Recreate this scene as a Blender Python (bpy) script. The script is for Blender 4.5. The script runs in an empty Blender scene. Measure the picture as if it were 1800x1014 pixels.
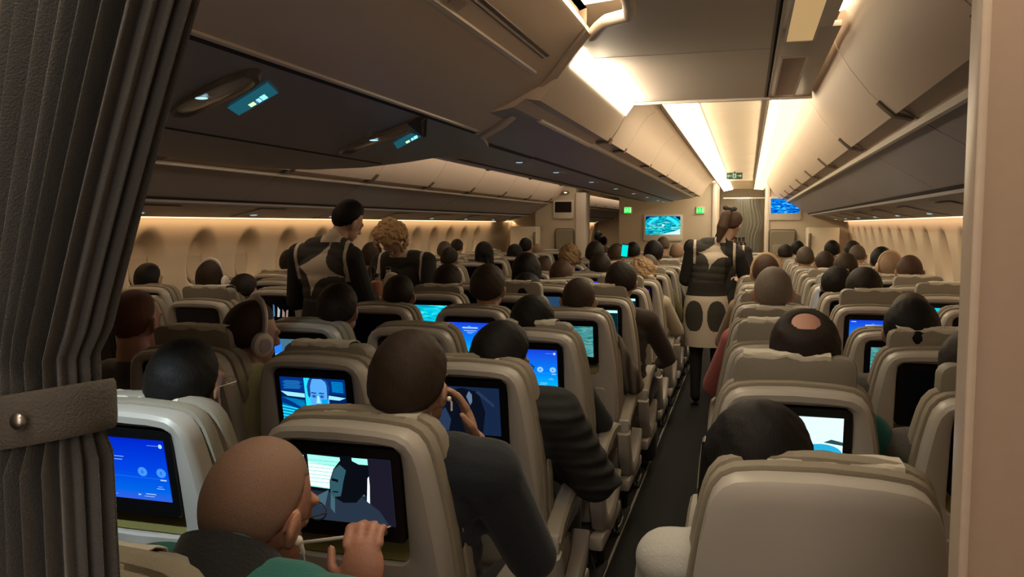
import bpy, bmesh, math, random
from mathutils import Vector, Matrix, Euler
from mathutils.bvhtree import BVHTree
random.seed(7)
sc = bpy.context.scene
COL = sc.collection
R = math.radians

# ---------------- camera, world, exposure ----------------
cam_d = bpy.data.cameras.new('camera'); cam = bpy.data.objects.new('camera', cam_d); COL.objects.link(cam)
cam_d.sensor_width = 36; cam_d.lens = 1450/1800*36; cam_d.clip_start = .05; cam_d.clip_end = 100
CAMZ = 1.6
cam.location = (0, 0, CAMZ); cam.rotation_euler = (R(90-4.4168), 0, R(15.890))
sc.camera = cam
sc.view_settings.view_transform = 'Standard'; sc.view_settings.look = 'None'
sc.view_settings.exposure = -0.5; sc.view_settings.gamma = 1.0; sc.view_settings.use_curve_mapping = False
sc.cycles.use_denoising = True
sc.cycles.max_bounces = 6; sc.cycles.diffuse_bounces = 4; sc.cycles.glossy_bounces = 2
sc.cycles.sample_clamp_indirect = 4.0
w = bpy.data.worlds.new('world'); sc.world = w; w.use_nodes = True
w.node_tree.nodes['Background'].inputs[0].default_value = (.030, .024, .019, 1)
w.node_tree.nodes['Background'].inputs[1].default_value = 0.6

Z0 = CAMZ
def area(name, loc, sx, sy, power, color=(1, .62, .34), rot=(0, 0, 0)):
    l = bpy.data.lights.new(name, 'AREA'); l.shape = 'RECTANGLE'; l.size = sx; l.size_y = sy
    l.energy = power; l.color = color
    o = bpy.data.objects.new(name, l); COL.objects.link(o); o.location = loc; o.rotation_euler = rot
    return o
WARM = (1, .80, .58); CEILW = (1, .78, .48)
# the lamp tubes in the ceiling coves of the two aisles (they sit in the lit coves)
area('aisle_cove_light', (-.38, 9.4, 2.285), .16, 9.6, 24, WARM)
area('aisle_cove_light', (.20, 9.4, 2.285), .12, 9.6, 16, WARM)
area('aisle_cove_light', (-.10, 16.5, 2.2), .3, 3.2, 25, WARM)
area('front_cove_light', (.315, 2.0, 2.37), .03, 3.0, 48, WARM, (0, R(35), 0))
area('left_aisle_cove_light', (-2.68, 8.2, 2.325), .25, 11.5, 60, WARM, (0, R(50), 0))
area('entrance_light', (-.47, 1.4, 2.375), .14, 2.6, 16, WARM, (0, R(-30), 0))
area('near_lamp_light', (-.60, 3.9, 2.215), .06, 1.1, 7, WARM, (0, R(-88), 0))
area('upward_fill_light', (.2, -2.0, 1.1), 1.0, .8, 12, (1, .78, .60), (R(128), 0, 0))  # added fill behind the camera, brightens the near ceiling from below
# cove lamps along the bin tops washing the ceiling panels
area('ceiling_wash_light', (-.455, 9.6, Z0+.66), .03, 10, 62, CEILW, (0, R(-112), 0))
area('ceiling_wash_light', (.27, 9.6, Z0+.655), .03, 10, 56, CEILW, (0, R(112), 0))
area('aft_cabin_light', (-3.0, 19.5, 2.2), .3, 6, 45, WARM)
area('rear_fill_light', (.3, -1.6, 2.25), 1.2, .8, 21, (1, .79, .66), (R(50), 0, R(0)))  # unseen fill added behind the camera for the seat backs

def spot(name, loc, to, power, ang, color):
    l = bpy.data.lights.new(name, 'SPOT'); l.energy = power; l.spot_size = R(ang); l.spot_blend = .6; l.color = color; l.shadow_soft_size = .015
    o = bpy.data.objects.new(name, l); COL.objects.link(o); o.location = loc; o.rotation_euler = (Vector(to)-Vector(loc)).to_track_quat('-Z', 'Y').to_euler()
# passenger reading lamps that are switched on
spot('reading_spot', (-1.42, .80, 1.90), (-1.40, 1.56, 1.02), 85, 34, (.80, .95, 1))
spot('reading_spot', (.95, 5.75, 1.70), (.50, 6.2, 1.08), 35, 26, (.85, .97, 1))
spot('reading_spot', (-1.55, 2.55, 1.93), (-1.70, 3.12, 1.12), 14, 26, (.80, .95, 1))
# ---------------- materials ----------------
MATS = {}
def mat(name, color, rough=.6, metal=0, bump=0, scale=60, var=.06, emit=None, estr=1, sheen=0, coat=0):
    if name in MATS: return MATS[name]
    m = bpy.data.materials.new(name); m.use_nodes = True; nt = m.node_tree; b = nt.nodes['Principled BSDF']
    b.inputs['Roughness'].default_value = rough; b.inputs['Metallic'].default_value = metal
    b.inputs['Coat Weight'].default_value = coat
    b.inputs['Sheen Weight'].default_value = sheen
    tc = nt.nodes.new('ShaderNodeTexCoord'); n = nt.nodes.new('ShaderNodeTexNoise'); n.inputs['Scale'].default_value = scale
    nt.links.new(tc.outputs['Object'], n.inputs['Vector'])
    mx = nt.nodes.new('ShaderNodeMix'); mx.data_type = 'RGBA'
    mx.inputs[6].default_value = (*[c*(1-var) for c in color], 1); mx.inputs[7].default_value = (*[min(1, c*(1+var)) for c in color], 1)
    nt.links.new(n.outputs['Fac'], mx.inputs[0]); nt.links.new(mx.outputs[2], b.inputs['Base Color'])
    if bump:
        bp = nt.nodes.new('ShaderNodeBump'); bp.inputs['Strength'].default_value = bump; bp.inputs['Distance'].default_value = .004
        nt.links.new(n.outputs['Fac'], bp.inputs['Height']); nt.links.new(bp.outputs['Normal'], b.inputs['Normal'])
    if emit:
        b.inputs['Emission Color'].default_value = (*emit, 1); b.inputs['Emission Strength'].default_value = estr
    MATS[name] = m
    return m
def emis(name, color, s=1):
    if name in MATS: return MATS[name]
    m = bpy.data.materials.new(name); m.use_nodes = True; nt = m.node_tree; nt.nodes.clear()
    o = nt.nodes.new('ShaderNodeOutputMaterial'); e = nt.nodes.new('ShaderNodeEmission')
    e.inputs[0].default_value = (*color, 1); e.inputs[1].default_value = s*1.45; nt.links.new(e.outputs[0], o.inputs[0])
    MATS[name] = m; return m
def emis_ramp(name, stops, s=1, kind='vertical', scale=6, dist=1.5):
    # picture shown on a display: colour ramp over the screen's own object coordinates
    if name in MATS: return MATS[name]
    m = bpy.data.materials.new(name); m.use_nodes = True; nt = m.node_tree; nt.nodes.clear()
    o = nt.nodes.new('ShaderNodeOutputMaterial'); e = nt.nodes.new('ShaderNodeEmission'); nt.links.new(e.outputs[0], o.inputs[0])
    tc = nt.nodes.new('ShaderNodeTexCoord'); r = nt.nodes.new('ShaderNodeValToRGB')
    if kind == 'vertical':
        sp = nt.nodes.new('ShaderNodeSeparateXYZ'); nt.links.new(tc.outputs['Generated'], sp.inputs[0]); nt.links.new(sp.outputs[2], r.inputs[0])
    elif kind == 'noise':
        mp = nt.nodes.new('ShaderNodeMapping'); mp.inputs['Scale'].default_value = (scale*.5, 1, scale*1.4)
        n = nt.nodes.new('ShaderNodeTexNoise'); n.inputs['Scale'].default_value = 1; n.inputs['Detail'].default_value = 8; n.inputs['Distortion'].default_value = dist
        nt.links.new(tc.outputs['Generated'], mp.inputs[0]); nt.links.new(mp.outputs[0], n.inputs['Vector']); nt.links.new(n.outputs['Fac'], r.inputs[0])
    el = r.color_ramp.elements
    el[0].position, el[0].color = stops[0][0], (*stops[0][1], 1)
    el[1].position, el[1].color = stops[-1][0], (*stops[-1][1], 1)
    for p, c in stops[1:-1]:
        q = el.new(p); q.color = (*c, 1)
    nt.links.new(r.outputs[0], e.inputs[0]); e.inputs[1].default_value = s*1.45
    MATS[name] = m; return m

M_SHELL = mat('shell_offwhite', (.42, .39, .35), .42, scale=8, var=.03)
M_CUSH = mat('seat_fabric_tan', (.27, .235, .18), .85, bump=.35, scale=350)
M_HEAD = mat('headrest_leather_taupe', (.25, .225, .185), .6, bump=.15, scale=120)
M_CLOTH = mat('antimacassar_cloth', (.60, .56, .47), .9, bump=.3, scale=300)
M_BLACK = mat('monitor_black', (.006, .006, .007), .22, scale=5)
M_OFF = mat('screen_off', (.004, .005, .012), .10, scale=5)
M_POCKET = mat('pocket_olive', (.20, .18, .06), .35, scale=20)
M_DARK = mat('dark_plastic', (.02, .018, .017), .6, scale=20)
M_METAL = mat('brushed_metal', (.55, .53, .5), .35, 1, scale=40)
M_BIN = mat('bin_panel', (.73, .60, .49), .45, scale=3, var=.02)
M_BINLOW = mat('bin_underside_shaded', (.36, .335, .35), .5, scale=3, var=.02)  # darker and bluer than the panel: shade and screen glow put into the colour
M_LIP = mat('bin_lip', (.75, .68, .6), .35, scale=4, var=.02)
M_CEIL = mat('ceiling_panel', (.78, .69, .58), .5, scale=30, var=.02)
M_GAP = mat('panel_gap', (.03, .022, .016), .8)
M_WALL = mat('wall_liner', (.66, .56, .43), .55, scale=4, var=.02)
M_MONU = mat('monument_laminate', (.58, .49, .37), .5, scale=40, var=.03)
M_PART = mat('partition_laminate', (.36, .262, .19), .55, scale=60, var=.04)
M_LATCH = mat('latch_brown', (.16, .12, .09), .45)
M_CARPET = mat('carpet_charcoal', (.008, .008, .0085), .95, bump=.6, scale=400, var=.3)
M_STRIP = mat('path_marking', (.36, .34, .32), .6)
M_COVE = emis('cove_lamp', (1, .86, .60), 6)
M_COVE2 = emis('cove_glow_soft', (1, .80, .50), 1.7)
M_WASH = emis('wall_wash_lamp', (1, .66, .34), 2.6)
M_GREY = mat('curtain_grey', (.072, .073, .071), .9, bump=.4, scale=500, sheen=.3)

# ---------------- mesh helpers ----------------
def link(name, me, parent=None, loc=None, rot=None):
    o = bpy.data.objects.new(name, me); COL.objects.link(o)
    if parent: o.parent = parent
    if loc: o.location = loc
    if rot: o.rotation_euler = rot
    return o
def tag(o, label=None, cat=None, group=None, kind=None):
    if label: o['label'] = label
    if cat: o['category'] = cat
    if group: o['group'] = group
    if kind: o['kind'] = kind
    return o
def tomesh(name, bm, mats, smooth=True):
    me = bpy.data.meshes.new(name); bm.normal_update(); bm.to_mesh(me); bm.free()
    for m in (mats if isinstance(mats, (list, tuple)) else [mats]): me.materials.append(m)
    if smooth:
        me.polygons.foreach_set('use_smooth', [True]*len(me.polygons))
        me.set_sharp_from_angle(angle=R(38))
    return me
def box(bm, x0, x1, y0, y1, z0, z1, bev=0, mi=0):
    vs = [bm.verts.new(p) for p in ((x0,y0,z0),(x1,y0,z0),(x1,y1,z0),(x0,y1,z0),(x0,y0,z1),(x1,y0,z1),(x1,y1,z1),(x0,y1,z1))]
    fs = [bm.faces.new([vs[i] for i in f]) for f in ((0,3,2,1),(4,5,6,7),(0,1,5,4),(1,2,6,5),(2,3,7,6),(3,0,4,7))]
    for f in fs: f.material_index = mi
    if bev:
        es = list({e for f in fs for e in f.edges})
        r = bmesh.ops.bevel(bm, geom=es, offset=bev, segments=2, profile=.5, affect='EDGES')
        for f in r['faces']: f.material_index = mi
    return vs
def BX(*a, **k):
    bm = bmesh.new(); box(bm, *a, **k); return bm
def tube(bm, pts, r, seg=8, mi=0, closed=False, cap=True, flat=1.0):
    pts = [Vector(p) for p in pts]; n = len(pts); rings = []
    rr = r if isinstance(r, (list, tuple)) else [r]*n
    prev = None
    for i, p in enumerate(pts):
        if closed: t = pts[(i+1) % n]-pts[i-1]
        else: t = pts[min(i+1, n-1)]-pts[max(i-1, 0)]
        t.normalize()
        if prev is None:
            a = Vector((0, 0, 1)) if abs(t.z) < .9 else Vector((1, 0, 0))
        else: a = prev
        u = t.cross(a)
        if u.length < 1e-5: u = t.cross(Vector((1, .3, .2)))
        u.normalize(); v = u.cross(t).normalized(); prev = v
        rings.append([bm.verts.new(p+u*math.cos(2*math.pi*k/seg)*rr[i]+v*math.sin(2*math.pi*k/seg)*rr[i]*flat) for k in range(seg)])
    m = n if closed else n-1
    for i in range(m):
        A, B = rings[i], rings[(i+1) % n]
        for k in range(seg):
            f = bm.faces.new((A[k], A[(k+1) % seg], B[(k+1) % seg], B[k])); f.material_index = mi
    if cap and not closed:
        f = bm.faces.new(rings[0][::-1]); f.material_index = mi
        f = bm.faces.new(rings[-1]); f.material_index = mi
def extr(bm, prof, y0, y1, mi=0, axis='y', closed=True, caps=True):
    # profile of (x, z) extruded along y
    def P(p, y): return (p[0], y, p[1]) if axis == 'y' else (y, p[0], p[1])
    a = [bm.verts.new(P(p, y0)) for p in prof]; b = [bm.verts.new(P(p, y1)) for p in prof]
    n = len(prof)
    for i in range(n if closed else n-1):
        f = bm.faces.new((a[i], a[(i+1) % n], b[(i+1) % n], b[i])); f.material_index = mi
    if closed and caps:
        for l in (a[::-1], b):
            f = bm.faces.new(l); f.material_index = mi
def loft(bm, rings, mi=0, cap0=True, cap1=True):
    R_ = [[bm.verts.new(p) for p in r] for r in rings]; n = len(R_[0])
    for A, B in zip(R_, R_[1:]):
        for k in range(n):
            f = bm.faces.new((A[k], A[(k+1) % n], B[(k+1) % n], B[k])); f.material_index = mi
    if cap0: f = bm.faces.new(R_[0][::-1]); f.material_index = mi
    if cap1: f = bm.faces.new(R_[-1]); f.material_index = mi
def fixn(bm):
    bmesh.ops.recalc_face_normals(bm, faces=bm.faces[:]); return bm
def rrect(x0, x1, z0, z1, r, seg=5):
    pts = []
    for cx, cz, a0 in ((x1-r, z1-r, 0), (x0+r, z1-r, 90), (x0+r, z0+r, 180), (x1-r, z0+r, 270)):
        for i in range(seg+1):
            a = R(a0+90*i/seg); pts.append((cx+r*math.cos(a), cz+r*math.sin(a)))
    return pts
def radial(poly, c, n=72):
    # resample a polygon star-shaped about c at n equal angles
    out = []
    for k in range(n):
        a = 2*math.pi*k/n; d = (math.cos(a), math.sin(a)); best = None
        for i in range(len(poly)):
            x1, z1 = poly[i][0]-c[0], poly[i][1]-c[1]; x2, z2 = poly[(i+1) % len(poly)][0]-c[0], poly[(i+1) % len(poly)][1]-c[1]
            ex, ez = x2-x1, z2-z1; den = d[0]*ez-d[1]*ex
            if abs(den) < 1e-9: continue
            t = (x1*ez-z1*ex)/den; s = (x1*d[1]-z1*d[0])/den
            if t > 0 and -1e-6 <= s <= 1+1e-6: best = t if best is None else max(best, t)
        out.append((c[0]+d[0]*best, c[1]+d[1]*best))
    return out
def inset(pts, c, d):
    out = []
    for x, z in pts:
        vx, vz = x-c[0], z-c[1]; l = math.hypot(vx, vz); k = (l-d)/l; out.append((c[0]+vx*k, c[1]+vz*k))
    return out
def ell(bm, c, r, rot=None, seg=16):
    res = bmesh.ops.create_uvsphere(bm, u_segments=seg, v_segments=max(8, seg//2+2), radius=1)
    M = Matrix.Translation(c) @ (rot.to_matrix().to_4x4() if rot else Matrix.Identity(4)) @ Matrix.Diagonal((*r, 1))
    bmesh.ops.transform(bm, matrix=M, verts=res['verts'])
def caps(bm, a, b, ra, rb, seg=12):
    a, b = Vector(a), Vector(b); d = b-a; L = max(d.length, 1e-4); q = d.to_track_quat('Z', 'Y').to_matrix().to_4x4()
    rings = []
    for i in range(5):
        t = -90+90*i/4*.999; z = ra*math.sin(R(t)); rr = max(ra*math.cos(R(t)), ra*.04); rings.append((z, rr))
    for i in range(1, 6):
        t = 90*(i-1)/4*.999; z = L+rb*math.sin(R(t)); rr = max(rb*math.cos(R(t)), rb*.04); rings.append((z, rr))
    M = Matrix.Translation(a) @ q
    loft(bm, [[M @ Vector((r*math.cos(2*math.pi*k/seg), r*math.sin(2*math.pi*k/seg), z)) for k in range(seg)] for z, r in rings])
def remesh(name, bm, voxel, mats, smooth=4, faces=None):
    me = bpy.data.meshes.new('tmp'); bm.normal_update(); bm.to_mesh(me); bm.free()
    o = bpy.data.objects.new('tmp', me); COL.objects.link(o)
    md = o.modifiers.new('r', 'REMESH'); md.mode = 'VOXEL'; md.voxel_size = voxel; md.adaptivity = 0
    if smooth:
        s = o.modifiers.new('s', 'SMOOTH'); s.factor = .5; s.iterations = smooth
    dg = bpy.context.evaluated_depsgraph_get(); dg.update()
    out = bpy.data.meshes.new_from_object(o.evaluated_get(dg)); out.name = name
    bpy.data.objects.remove(o); bpy.data.meshes.remove(me)
    out.materials.clear()
    for m in (mats if isinstance(mats, (list, tuple)) else [mats]): out.materials.append(m)
    out.polygons.foreach_set('use_smooth', [True]*len(out.polygons))
    if faces:
        for p in out.polygons: p.material_index = faces(p.center, p.normal)
    else: out.polygons.foreach_set('material_index', [0]*len(out.polygons))
    out.update()
    return out
def text_into(bm, s, size, x, z, y, mi, align='CENTER', mx=None):
    cu = bpy.data.curves.new('t', 'FONT'); cu.body = s; cu.size = size; cu.align_x = align; cu.align_y = 'CENTER'; cu.resolution_u = 2
    o = bpy.data.objects.new('t', cu); COL.objects.link(o); bpy.context.view_layer.update()
    dg = bpy.context.evaluated_depsgraph_get(); me = bpy.data.meshes.new_from_object(o.evaluated_get(dg))
    bpy.data.objects.remove(o); bpy.data.curves.remove(cu)
    M = mx if mx is not None else Matrix.Translation((x, y, z)) @ Matrix.Rotation(R(90), 4, 'X')
    n0 = len(bm.verts); f0 = len(bm.faces)
    me.transform(M); bm.from_mesh(me); bpy.data.meshes.remove(me); bm.faces.ensure_lookup_table()
    for f in bm.faces[f0:]: f.material_index = mi
def poly(bm, pts, y, mi):
    f = bm.faces.new([bm.verts.new((x, y, z)) for x, z in pts]); f.material_index = mi
    if f.normal.y > 0 or (f.normal_update() or f.normal.y > 0): f.normal_flip()
def disc(bm, x, z, rx, rz, y, mi, n=20):
    poly(bm, [(x+rx*math.cos(2*math.pi*k/n), z+rz*math.sin(2*math.pi*k/n)) for k in range(n)], y, mi)
# ---------------- cabin shell ----------------
Z = CAMZ
def Zp(prof): return [(x, z+Z) for x, z in prof]
MID = -1.385                      # cabin centre line
def mirror(prof): return [(2*MID-x, z) for x, z in prof]
YEND = 14.2

bm = bmesh.new(); box(bm, -5.0, 2.2, -3, 25, -.06, 0)
f = tag(link('floor', tomesh('floor', bm, M_CARPET)), kind='structure')
bm = bmesh.new()
box(bm, -.606, -.594, .3, YEND, 0, .004)
tag(link('trim_1', tomesh('trim', bm, M_STRIP)), kind='structure')
bm = bmesh.new(); box(bm, -.02, -.008, .9, YEND, 0, .004)
tag(link('trim_2', tomesh('trim', bm, M_STRIP)), kind='structure')

# side walls: curved liner with concave window niches
def wall(name, x_at, sgn, ys, y0, y1, wz=-.30):
    bm = bmesh.new(); ny = int((y1-y0)/.03); zs = [.09-.03*i for i in range(57)]
    rows = []
    for i in range(ny+1):
        y = y0+(y1-y0)*i/ny; col = []
        for z in zs:
            x = x_at(z)
            for wy in ys:
                dy = (y-wy)/.17; dz = (z-wz)/.25; d = math.sqrt(dy*dy+dz*dz)
                if d < 1.25:
                    t = max(0, min(1, (1.15-d)/.55)); t = t*t*(3-2*t); x += sgn*.085*t
            col.append(bm.verts.new((x, y, z+Z)))
        rows.append(col)
    for a, b in zip(rows, rows[1:]):
        for k in range(len(zs)-1):
            bm.faces.new((a[k], a[k+1], b[k+1], b[k]))
    for v in bm.verts: pass
    fixn(bm)
    me = tomesh(name, bm, M_WALL); me.shade_smooth() if hasattr(me, 'shade_smooth') else None
    return tag(link(name, me), kind='structure')
def xr(z): return 1.50 + .12*math.sin(min(1, max(0, (.09-z)/.9))*math.pi*.5) - max(0, -.95-z)*.12
def xl(z): return 2*MID - xr(z) - .04
YS_L = [1.3+.66*i for i in range(19)]
YS_R = [1.55+.66*i for i in range(19)]
wall('wall_left', xl, -1, YS_L, .8, YEND)
wall('wall_left_aft', xl, -1, [15.2+.66*i for i in range(14)], YEND, 24.5)
wall('wall_right', xr, 1, YS_R, .8, YEND)
M_SHADE = mat('window_shade', (.50, .42, .32), .6)
def windows(ys, xf, sgn, n0, zc=-.30):
    for i, wy in enumerate(ys):
        bm = bmesh.new(); pts = []
        x = xf(zc)+sgn*.078
        ring = lambda s, dx: [(x+dx, wy+.105*s*math.cos(a), zc+Z+.165*s*math.sin(a)) for a in [2*math.pi*k/28 for k in range(28)]]
        loft(bm, [ring(1.12, sgn*.0), ring(1.0, -sgn*.008), ring(.93, sgn*.0), ring(.92, sgn*.004)])
        fixn(bm)
        tag(link('window_%d' % (n0+i), tomesh('window', bm, M_SHADE)), kind='structure')
windows(YS_L[4:], xl, -1, 1)
windows([15.2+.66*i for i in range(14)], xl, -1, 16)
windows(YS_R[6:], xr, 1, 30)

# wall wash lamps
for nm, xx, y0, y1, lab in (('wall_wash_lamp', xr(.06)-.035, 1.2, YEND-.25, 'thin warm strip lamp along the right wall under the bins'),
                       ('wall_wash_lamp', xl(.06)+.035, 1.2, YEND-.25, 'thin warm strip lamp along the left wall under the bins'),
                       ('wall_wash_lamp', xl(.06)+.035, YEND+.4, 24, 'thin warm strip lamp on the left wall beyond the bulkheads')):
    bm = bmesh.new(); box(bm, xx-.012, xx+.012, y0, y1, Z+.052, Z+.066)
    tag(link(nm, tomesh(nm, bm, M_WASH)), lab, 'lamp', 'wall wash lamps')
area('wall_wash', (xl(.06)+.06, 7.6, Z+.045), .05, 12.5, 15, (1, .62, .32), (0, R(18), 0))
area('wall_wash', (xr(.06)-.06, 7.6, Z+.045), .05, 12.5, 15, (1, .66, .42), (0, R(-18), 0))
area('wall_wash', (xl(.06)+.06, 19.5, Z+.045), .05, 9, 18, (1, .64, .32), (0, R(18), 0))

# side overhead bins
DOOR = [(.285,.715),(.31,.655),(.36,.575),(.425,.49),(.48,.435),(.515,.405)]
def side_bin(y0, y1, right, back=False):
    mr = (lambda p: p) if right else mirror
    g = .004
    body = [(.33,.74),(.335,.66),(.385,.575),(.45,.49),(.50,.447),(.535,.43),(.60,.385),(.66,.345),(.95,.172),(.965,.18),(.98,.17),(1.25,.10),(1.45,.060),(1.47,.075),(1.60,.16),(1.60,.74)]
    bm = bmesh.new(); extr(bm, Zp(mr(body)), y0+g, y1-g); fixn(bm)
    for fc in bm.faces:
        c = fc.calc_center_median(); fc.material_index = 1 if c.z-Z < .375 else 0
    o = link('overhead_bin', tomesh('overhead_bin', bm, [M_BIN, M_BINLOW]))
    door = DOOR+[(x+.014, z+.012) for x, z in DOOR[::-1]]
    bm = bmesh.new(); extr(bm, Zp(mr(door)), y0+g, y1-g); fixn(bm)
    link('door', tomesh('door', bm, M_BIN), o)
    bm = bmesh.new(); extr(bm, Zp(mr([(.588,.382),(.597,.362),(.612,.358),(.622,.372),(.605,.386)])), y0, y1); fixn(bm)
    link('lip', tomesh('lip', bm, M_LIP), o)
    bm = bmesh.new(); extr(bm, Zp(mr([(.948,.166),(.956,.150),(.975,.146),(.985,.158),(.972,.172)])), y0, y1); fixn(bm)
    link('gap_trim', tomesh('gap_trim', bm, [M_BINLOW]), o)
    bm = bmesh.new(); extr(bm, Zp(mr([(.925,.183),(.935,.176),(.952,.166),(.952,.185)])), y0, y1); fixn(bm)
    link('gap_seal', tomesh('gap_seal', bm, [M_GAP]), o)  # near-black strip along the joint
    # latch tab on the near seam
    L = [(.452,.450),(.475,.428),(.512,.396),(.535,.392),(.575,.382),(.577,.392),(.54,.405),(.52,.410),(.482,.440),(.46,.460)]
    bm = bmesh.new(); extr(bm, Zp(mr(L)), y0-.028, y0+.028); fixn(bm)
    link('latch', tomesh('latch', bm, M_LATCH), o)
    # passenger service panel with reading light
    bm = bmesh.new(); yc = (y0+y1)/2
    pr = [(1.10,.133),(1.40,.067),(1.40,.061),(1.10,.127)]
    extr(bm, Zp(mr(pr)), yc-.2, yc+.2); fixn(bm)
    sp = link('service_panel', tomesh('service_panel', bm, M_BINLOW), o)
    bm = bmesh.new(); cx = mr([(1.3, .083)])[0]
    ell(bm, (cx[0], yc, cx[1]+Z), (.022, .05, .008))
    link('reading_lamp', tomesh('reading_lamp', bm, emis('reading_lens', (.65, .9, 1), .45)), sp)
    return o
YB0 = 2.05-1.375
ordn = ['nearest','second','third','fourth','fifth','sixth','seventh','eighth','ninth','tenth','eleventh','twelfth','thirteenth','fourteenth','fifteenth','sixteenth','seventeenth']
for i in range(10):
    y0 = 2.0-1.36+1.36*i; y1 = y0+1.36
    if i == 9: y1 = YEND-.02
    if i == 0: y0 = 1.02
    tag(side_bin(y0, y1, True), 'warm beige overhead bin above the right seats, %s from the camera' % ordn[i], 'overhead bin', 'right side overhead bins')
for i in range(10):
    y0 = 5.52-1.385*3+1.385*i; y1 = min(y0+1.385, YEND-.02)
    if y0 > YEND-.3: break
    tag(side_bin(y0, y1, False), 'warm beige overhead bin above the left window seats, %s from the camera' % ordn[i], 'overhead bin', 'left side overhead bins')
for i in range(6):
    y0 = 15.4+1.385*i
    tag(side_bin(y0, y0+1.385, False), 'overhead bin seen through the left aisle opening beyond the bulkheads, %s in line' % ordn[i], 'overhead bin', 'overhead bins beyond the bulkheads')

# centre overhead bins (rear run) with a door on each side
CP = [(-.50,.72),(-.50,.703),(-.55,.688),(-.60,.655),(-.65,.588),(-.69,.52),(-.735,.455),(-.76,.462),(-.79,.465),(-.835,.437),(-.86,.428),(-1.17,.378),(-1.20,.372)]
def centre_bin(y0, y1):
    g = .004
    right = CP; left = [(2*MID-x, z) for x, z in CP[::-1]]
    bm = bmesh.new(); extr(bm, Zp(right+left), y0+g, y1-g); fixn(bm)
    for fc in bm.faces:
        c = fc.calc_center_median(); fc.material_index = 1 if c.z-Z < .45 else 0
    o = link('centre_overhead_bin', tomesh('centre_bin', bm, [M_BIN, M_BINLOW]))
    for s in (0, 1):
        mr = (lambda p: p) if not s else mirror
        d = [(-.545,.680),(-.595,.646),(-.643,.583),(-.682,.515),(-.728,.446)]
        bm = bmesh.new(); extr(bm, Zp(mr(d+[(x-.012, z+.012) for x, z in d[::-1]])), y0+g, y1-g); fixn(bm)
        link('door', tomesh('door', bm, M_BIN), o)
        bm = bmesh.new(); extr(bm, Zp(mr([(-.822,.444),(-.828,.428),(-.84,.424),(-.852,.434),(-.835,.448)])), y0, y1); fixn(bm)
        link('lip', tomesh('lip', bm, M_LIP), o)
        bm = bmesh.new(); extr(bm, Zp(mr([(-.715,.462),(-.733,.436),(-.76,.445),(-.80,.44),(-.80,.45),(-.76,.458),(-.74,.452),(-.722,.47)])), y0-.03, y0+.03); fixn(bm)
        link('latch', tomesh('latch', bm, M_LATCH), o)
        bm = bmesh.new(); extr(bm, Zp(mr([(-1.155,.384),(-1.16,.372),(-1.175,.370),(-1.175,.384)])), y0, y1); fixn(bm)
        link('gap_seal', tomesh('seal', bm, M_GAP), o)
    for sx in (-1.29, -1.48)[:1]:
        bm = bmesh.new(); ell(bm, (sx, (y0+y1)/2, Z+.372), (.04, .16, .012)); sp = link('service_panel', tomesh('sp', bm, M_BINLOW), o)
        bm = bmesh.new(); ell(bm, (sx, (y0+y1)/2-.1, Z+.362), (.022, .012, .004)); link('reading_lamp', tomesh('rl', bm, emis('reading_lens', (.65, .9, 1), .45)), sp)
    return o
n = 0
for i in range(8):
    y0 = max(4.50, 5.07-1.36+1.36*i); y1 = min(5.07+1.36*i, 13.55)
    if y1-y0 < .3: break
    tag(centre_bin(y0, y1), 'double sided overhead bin along the cabin centre, %s behind the curved front housing' % ordn[i], 'overhead bin', 'centre overhead bins')

# front housing of the centre run: door face, underside tongue with rounded aft end, slanted rib
# slanted rib plane: y = 2.6 + (-x-.36)
def ribY(x): return 2.6+(-x-.36)*1.0
FP = [(-.56,.705),(-.54,.68),(-.53,.65),(-.60,.60),(-.675,.54),(-.74,.50),(-.85,.445),(-.96,.40),(-1.08,.37)]
bm = bmesh.new()
rows = []
for x, z in FP:
    ye = ribY(x)
    ys = [-1.0, 0, .8, 1.5, 2.0, ye]
    rows.append([bm.verts.new((x, y, z+Z)) for y in ys])
# underside out to the left with a rounded aft edge following the belly outline
OUT = [(-1.16,3.68,.355),(-1.44,3.88,.34),(-1.70,3.98,.32),(-1.95,4.0,.30),(-2.2,3.90,.287),(-2.35,3.70,.284),(-2.40,3.35,.288),(-2.39,3.0,.30)]
for x, ye, z in OUT:
    ys = [-1.0, 0, .8, 1.5, 2.0, ye]
    rows.append([bm.verts.new((x, y, z+Z+(0 if j == 5 else .012*0)) ) for j, y in enumerate(ys)])
rows.append([bm.verts.new((-2.42, y, .42+Z)) for y in [-1.0, 0, .8, 1.5, 2.0, 2.9]])
for a, b in zip(rows, rows[1:]):
    for k in range(5): bm.faces.new((a[k], a[k+1], b[k+1], b[k]))
# closing top surface and aft face
top = [[bm.verts.new((x, y, Z+.72)) for y in (-1.0, ye)] for x, ye in [(x, ribY(x)) for x, z in FP]+[(x, ye) for x, ye, z in OUT]+[(-2.42, 2.9)]]
for i in range(len(rows)-1):
    bm.faces.new((rows[i][5], rows[i+1][5], top[i+1][1], top[i][1]))
    bm.faces.new((top[i][0], top[i][1], top[i+1][1], top[i+1][0]))
for r_ in (0, len(rows)-1):
    bm.faces.new([rows[r_][0]]+rows[r_][1:5]+[rows[r_][5], top[r_][1], top[r_][0]])
bm.faces.new([r[0] for r in rows]+[t[0] for t in top[::-1]])
fixn(bm)
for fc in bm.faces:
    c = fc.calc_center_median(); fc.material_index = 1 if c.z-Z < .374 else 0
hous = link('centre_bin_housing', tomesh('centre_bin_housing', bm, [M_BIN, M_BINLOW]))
tag(hous, 'large smooth beige overhead housing at upper left ending in a rounded edge', 'overhead bin')
def on(ratio):          # point on the FP profile with the given x/z ratio
    for (x1, z1), (x2, z2) in zip(FP, FP[1:]):
        a, b = x1/z1, x2/z2
        if b <= ratio <= a:
            t = (ratio-a)/(b-a); return x1+(x2-x1)*t, z1+(z2-z1)*t
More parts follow.
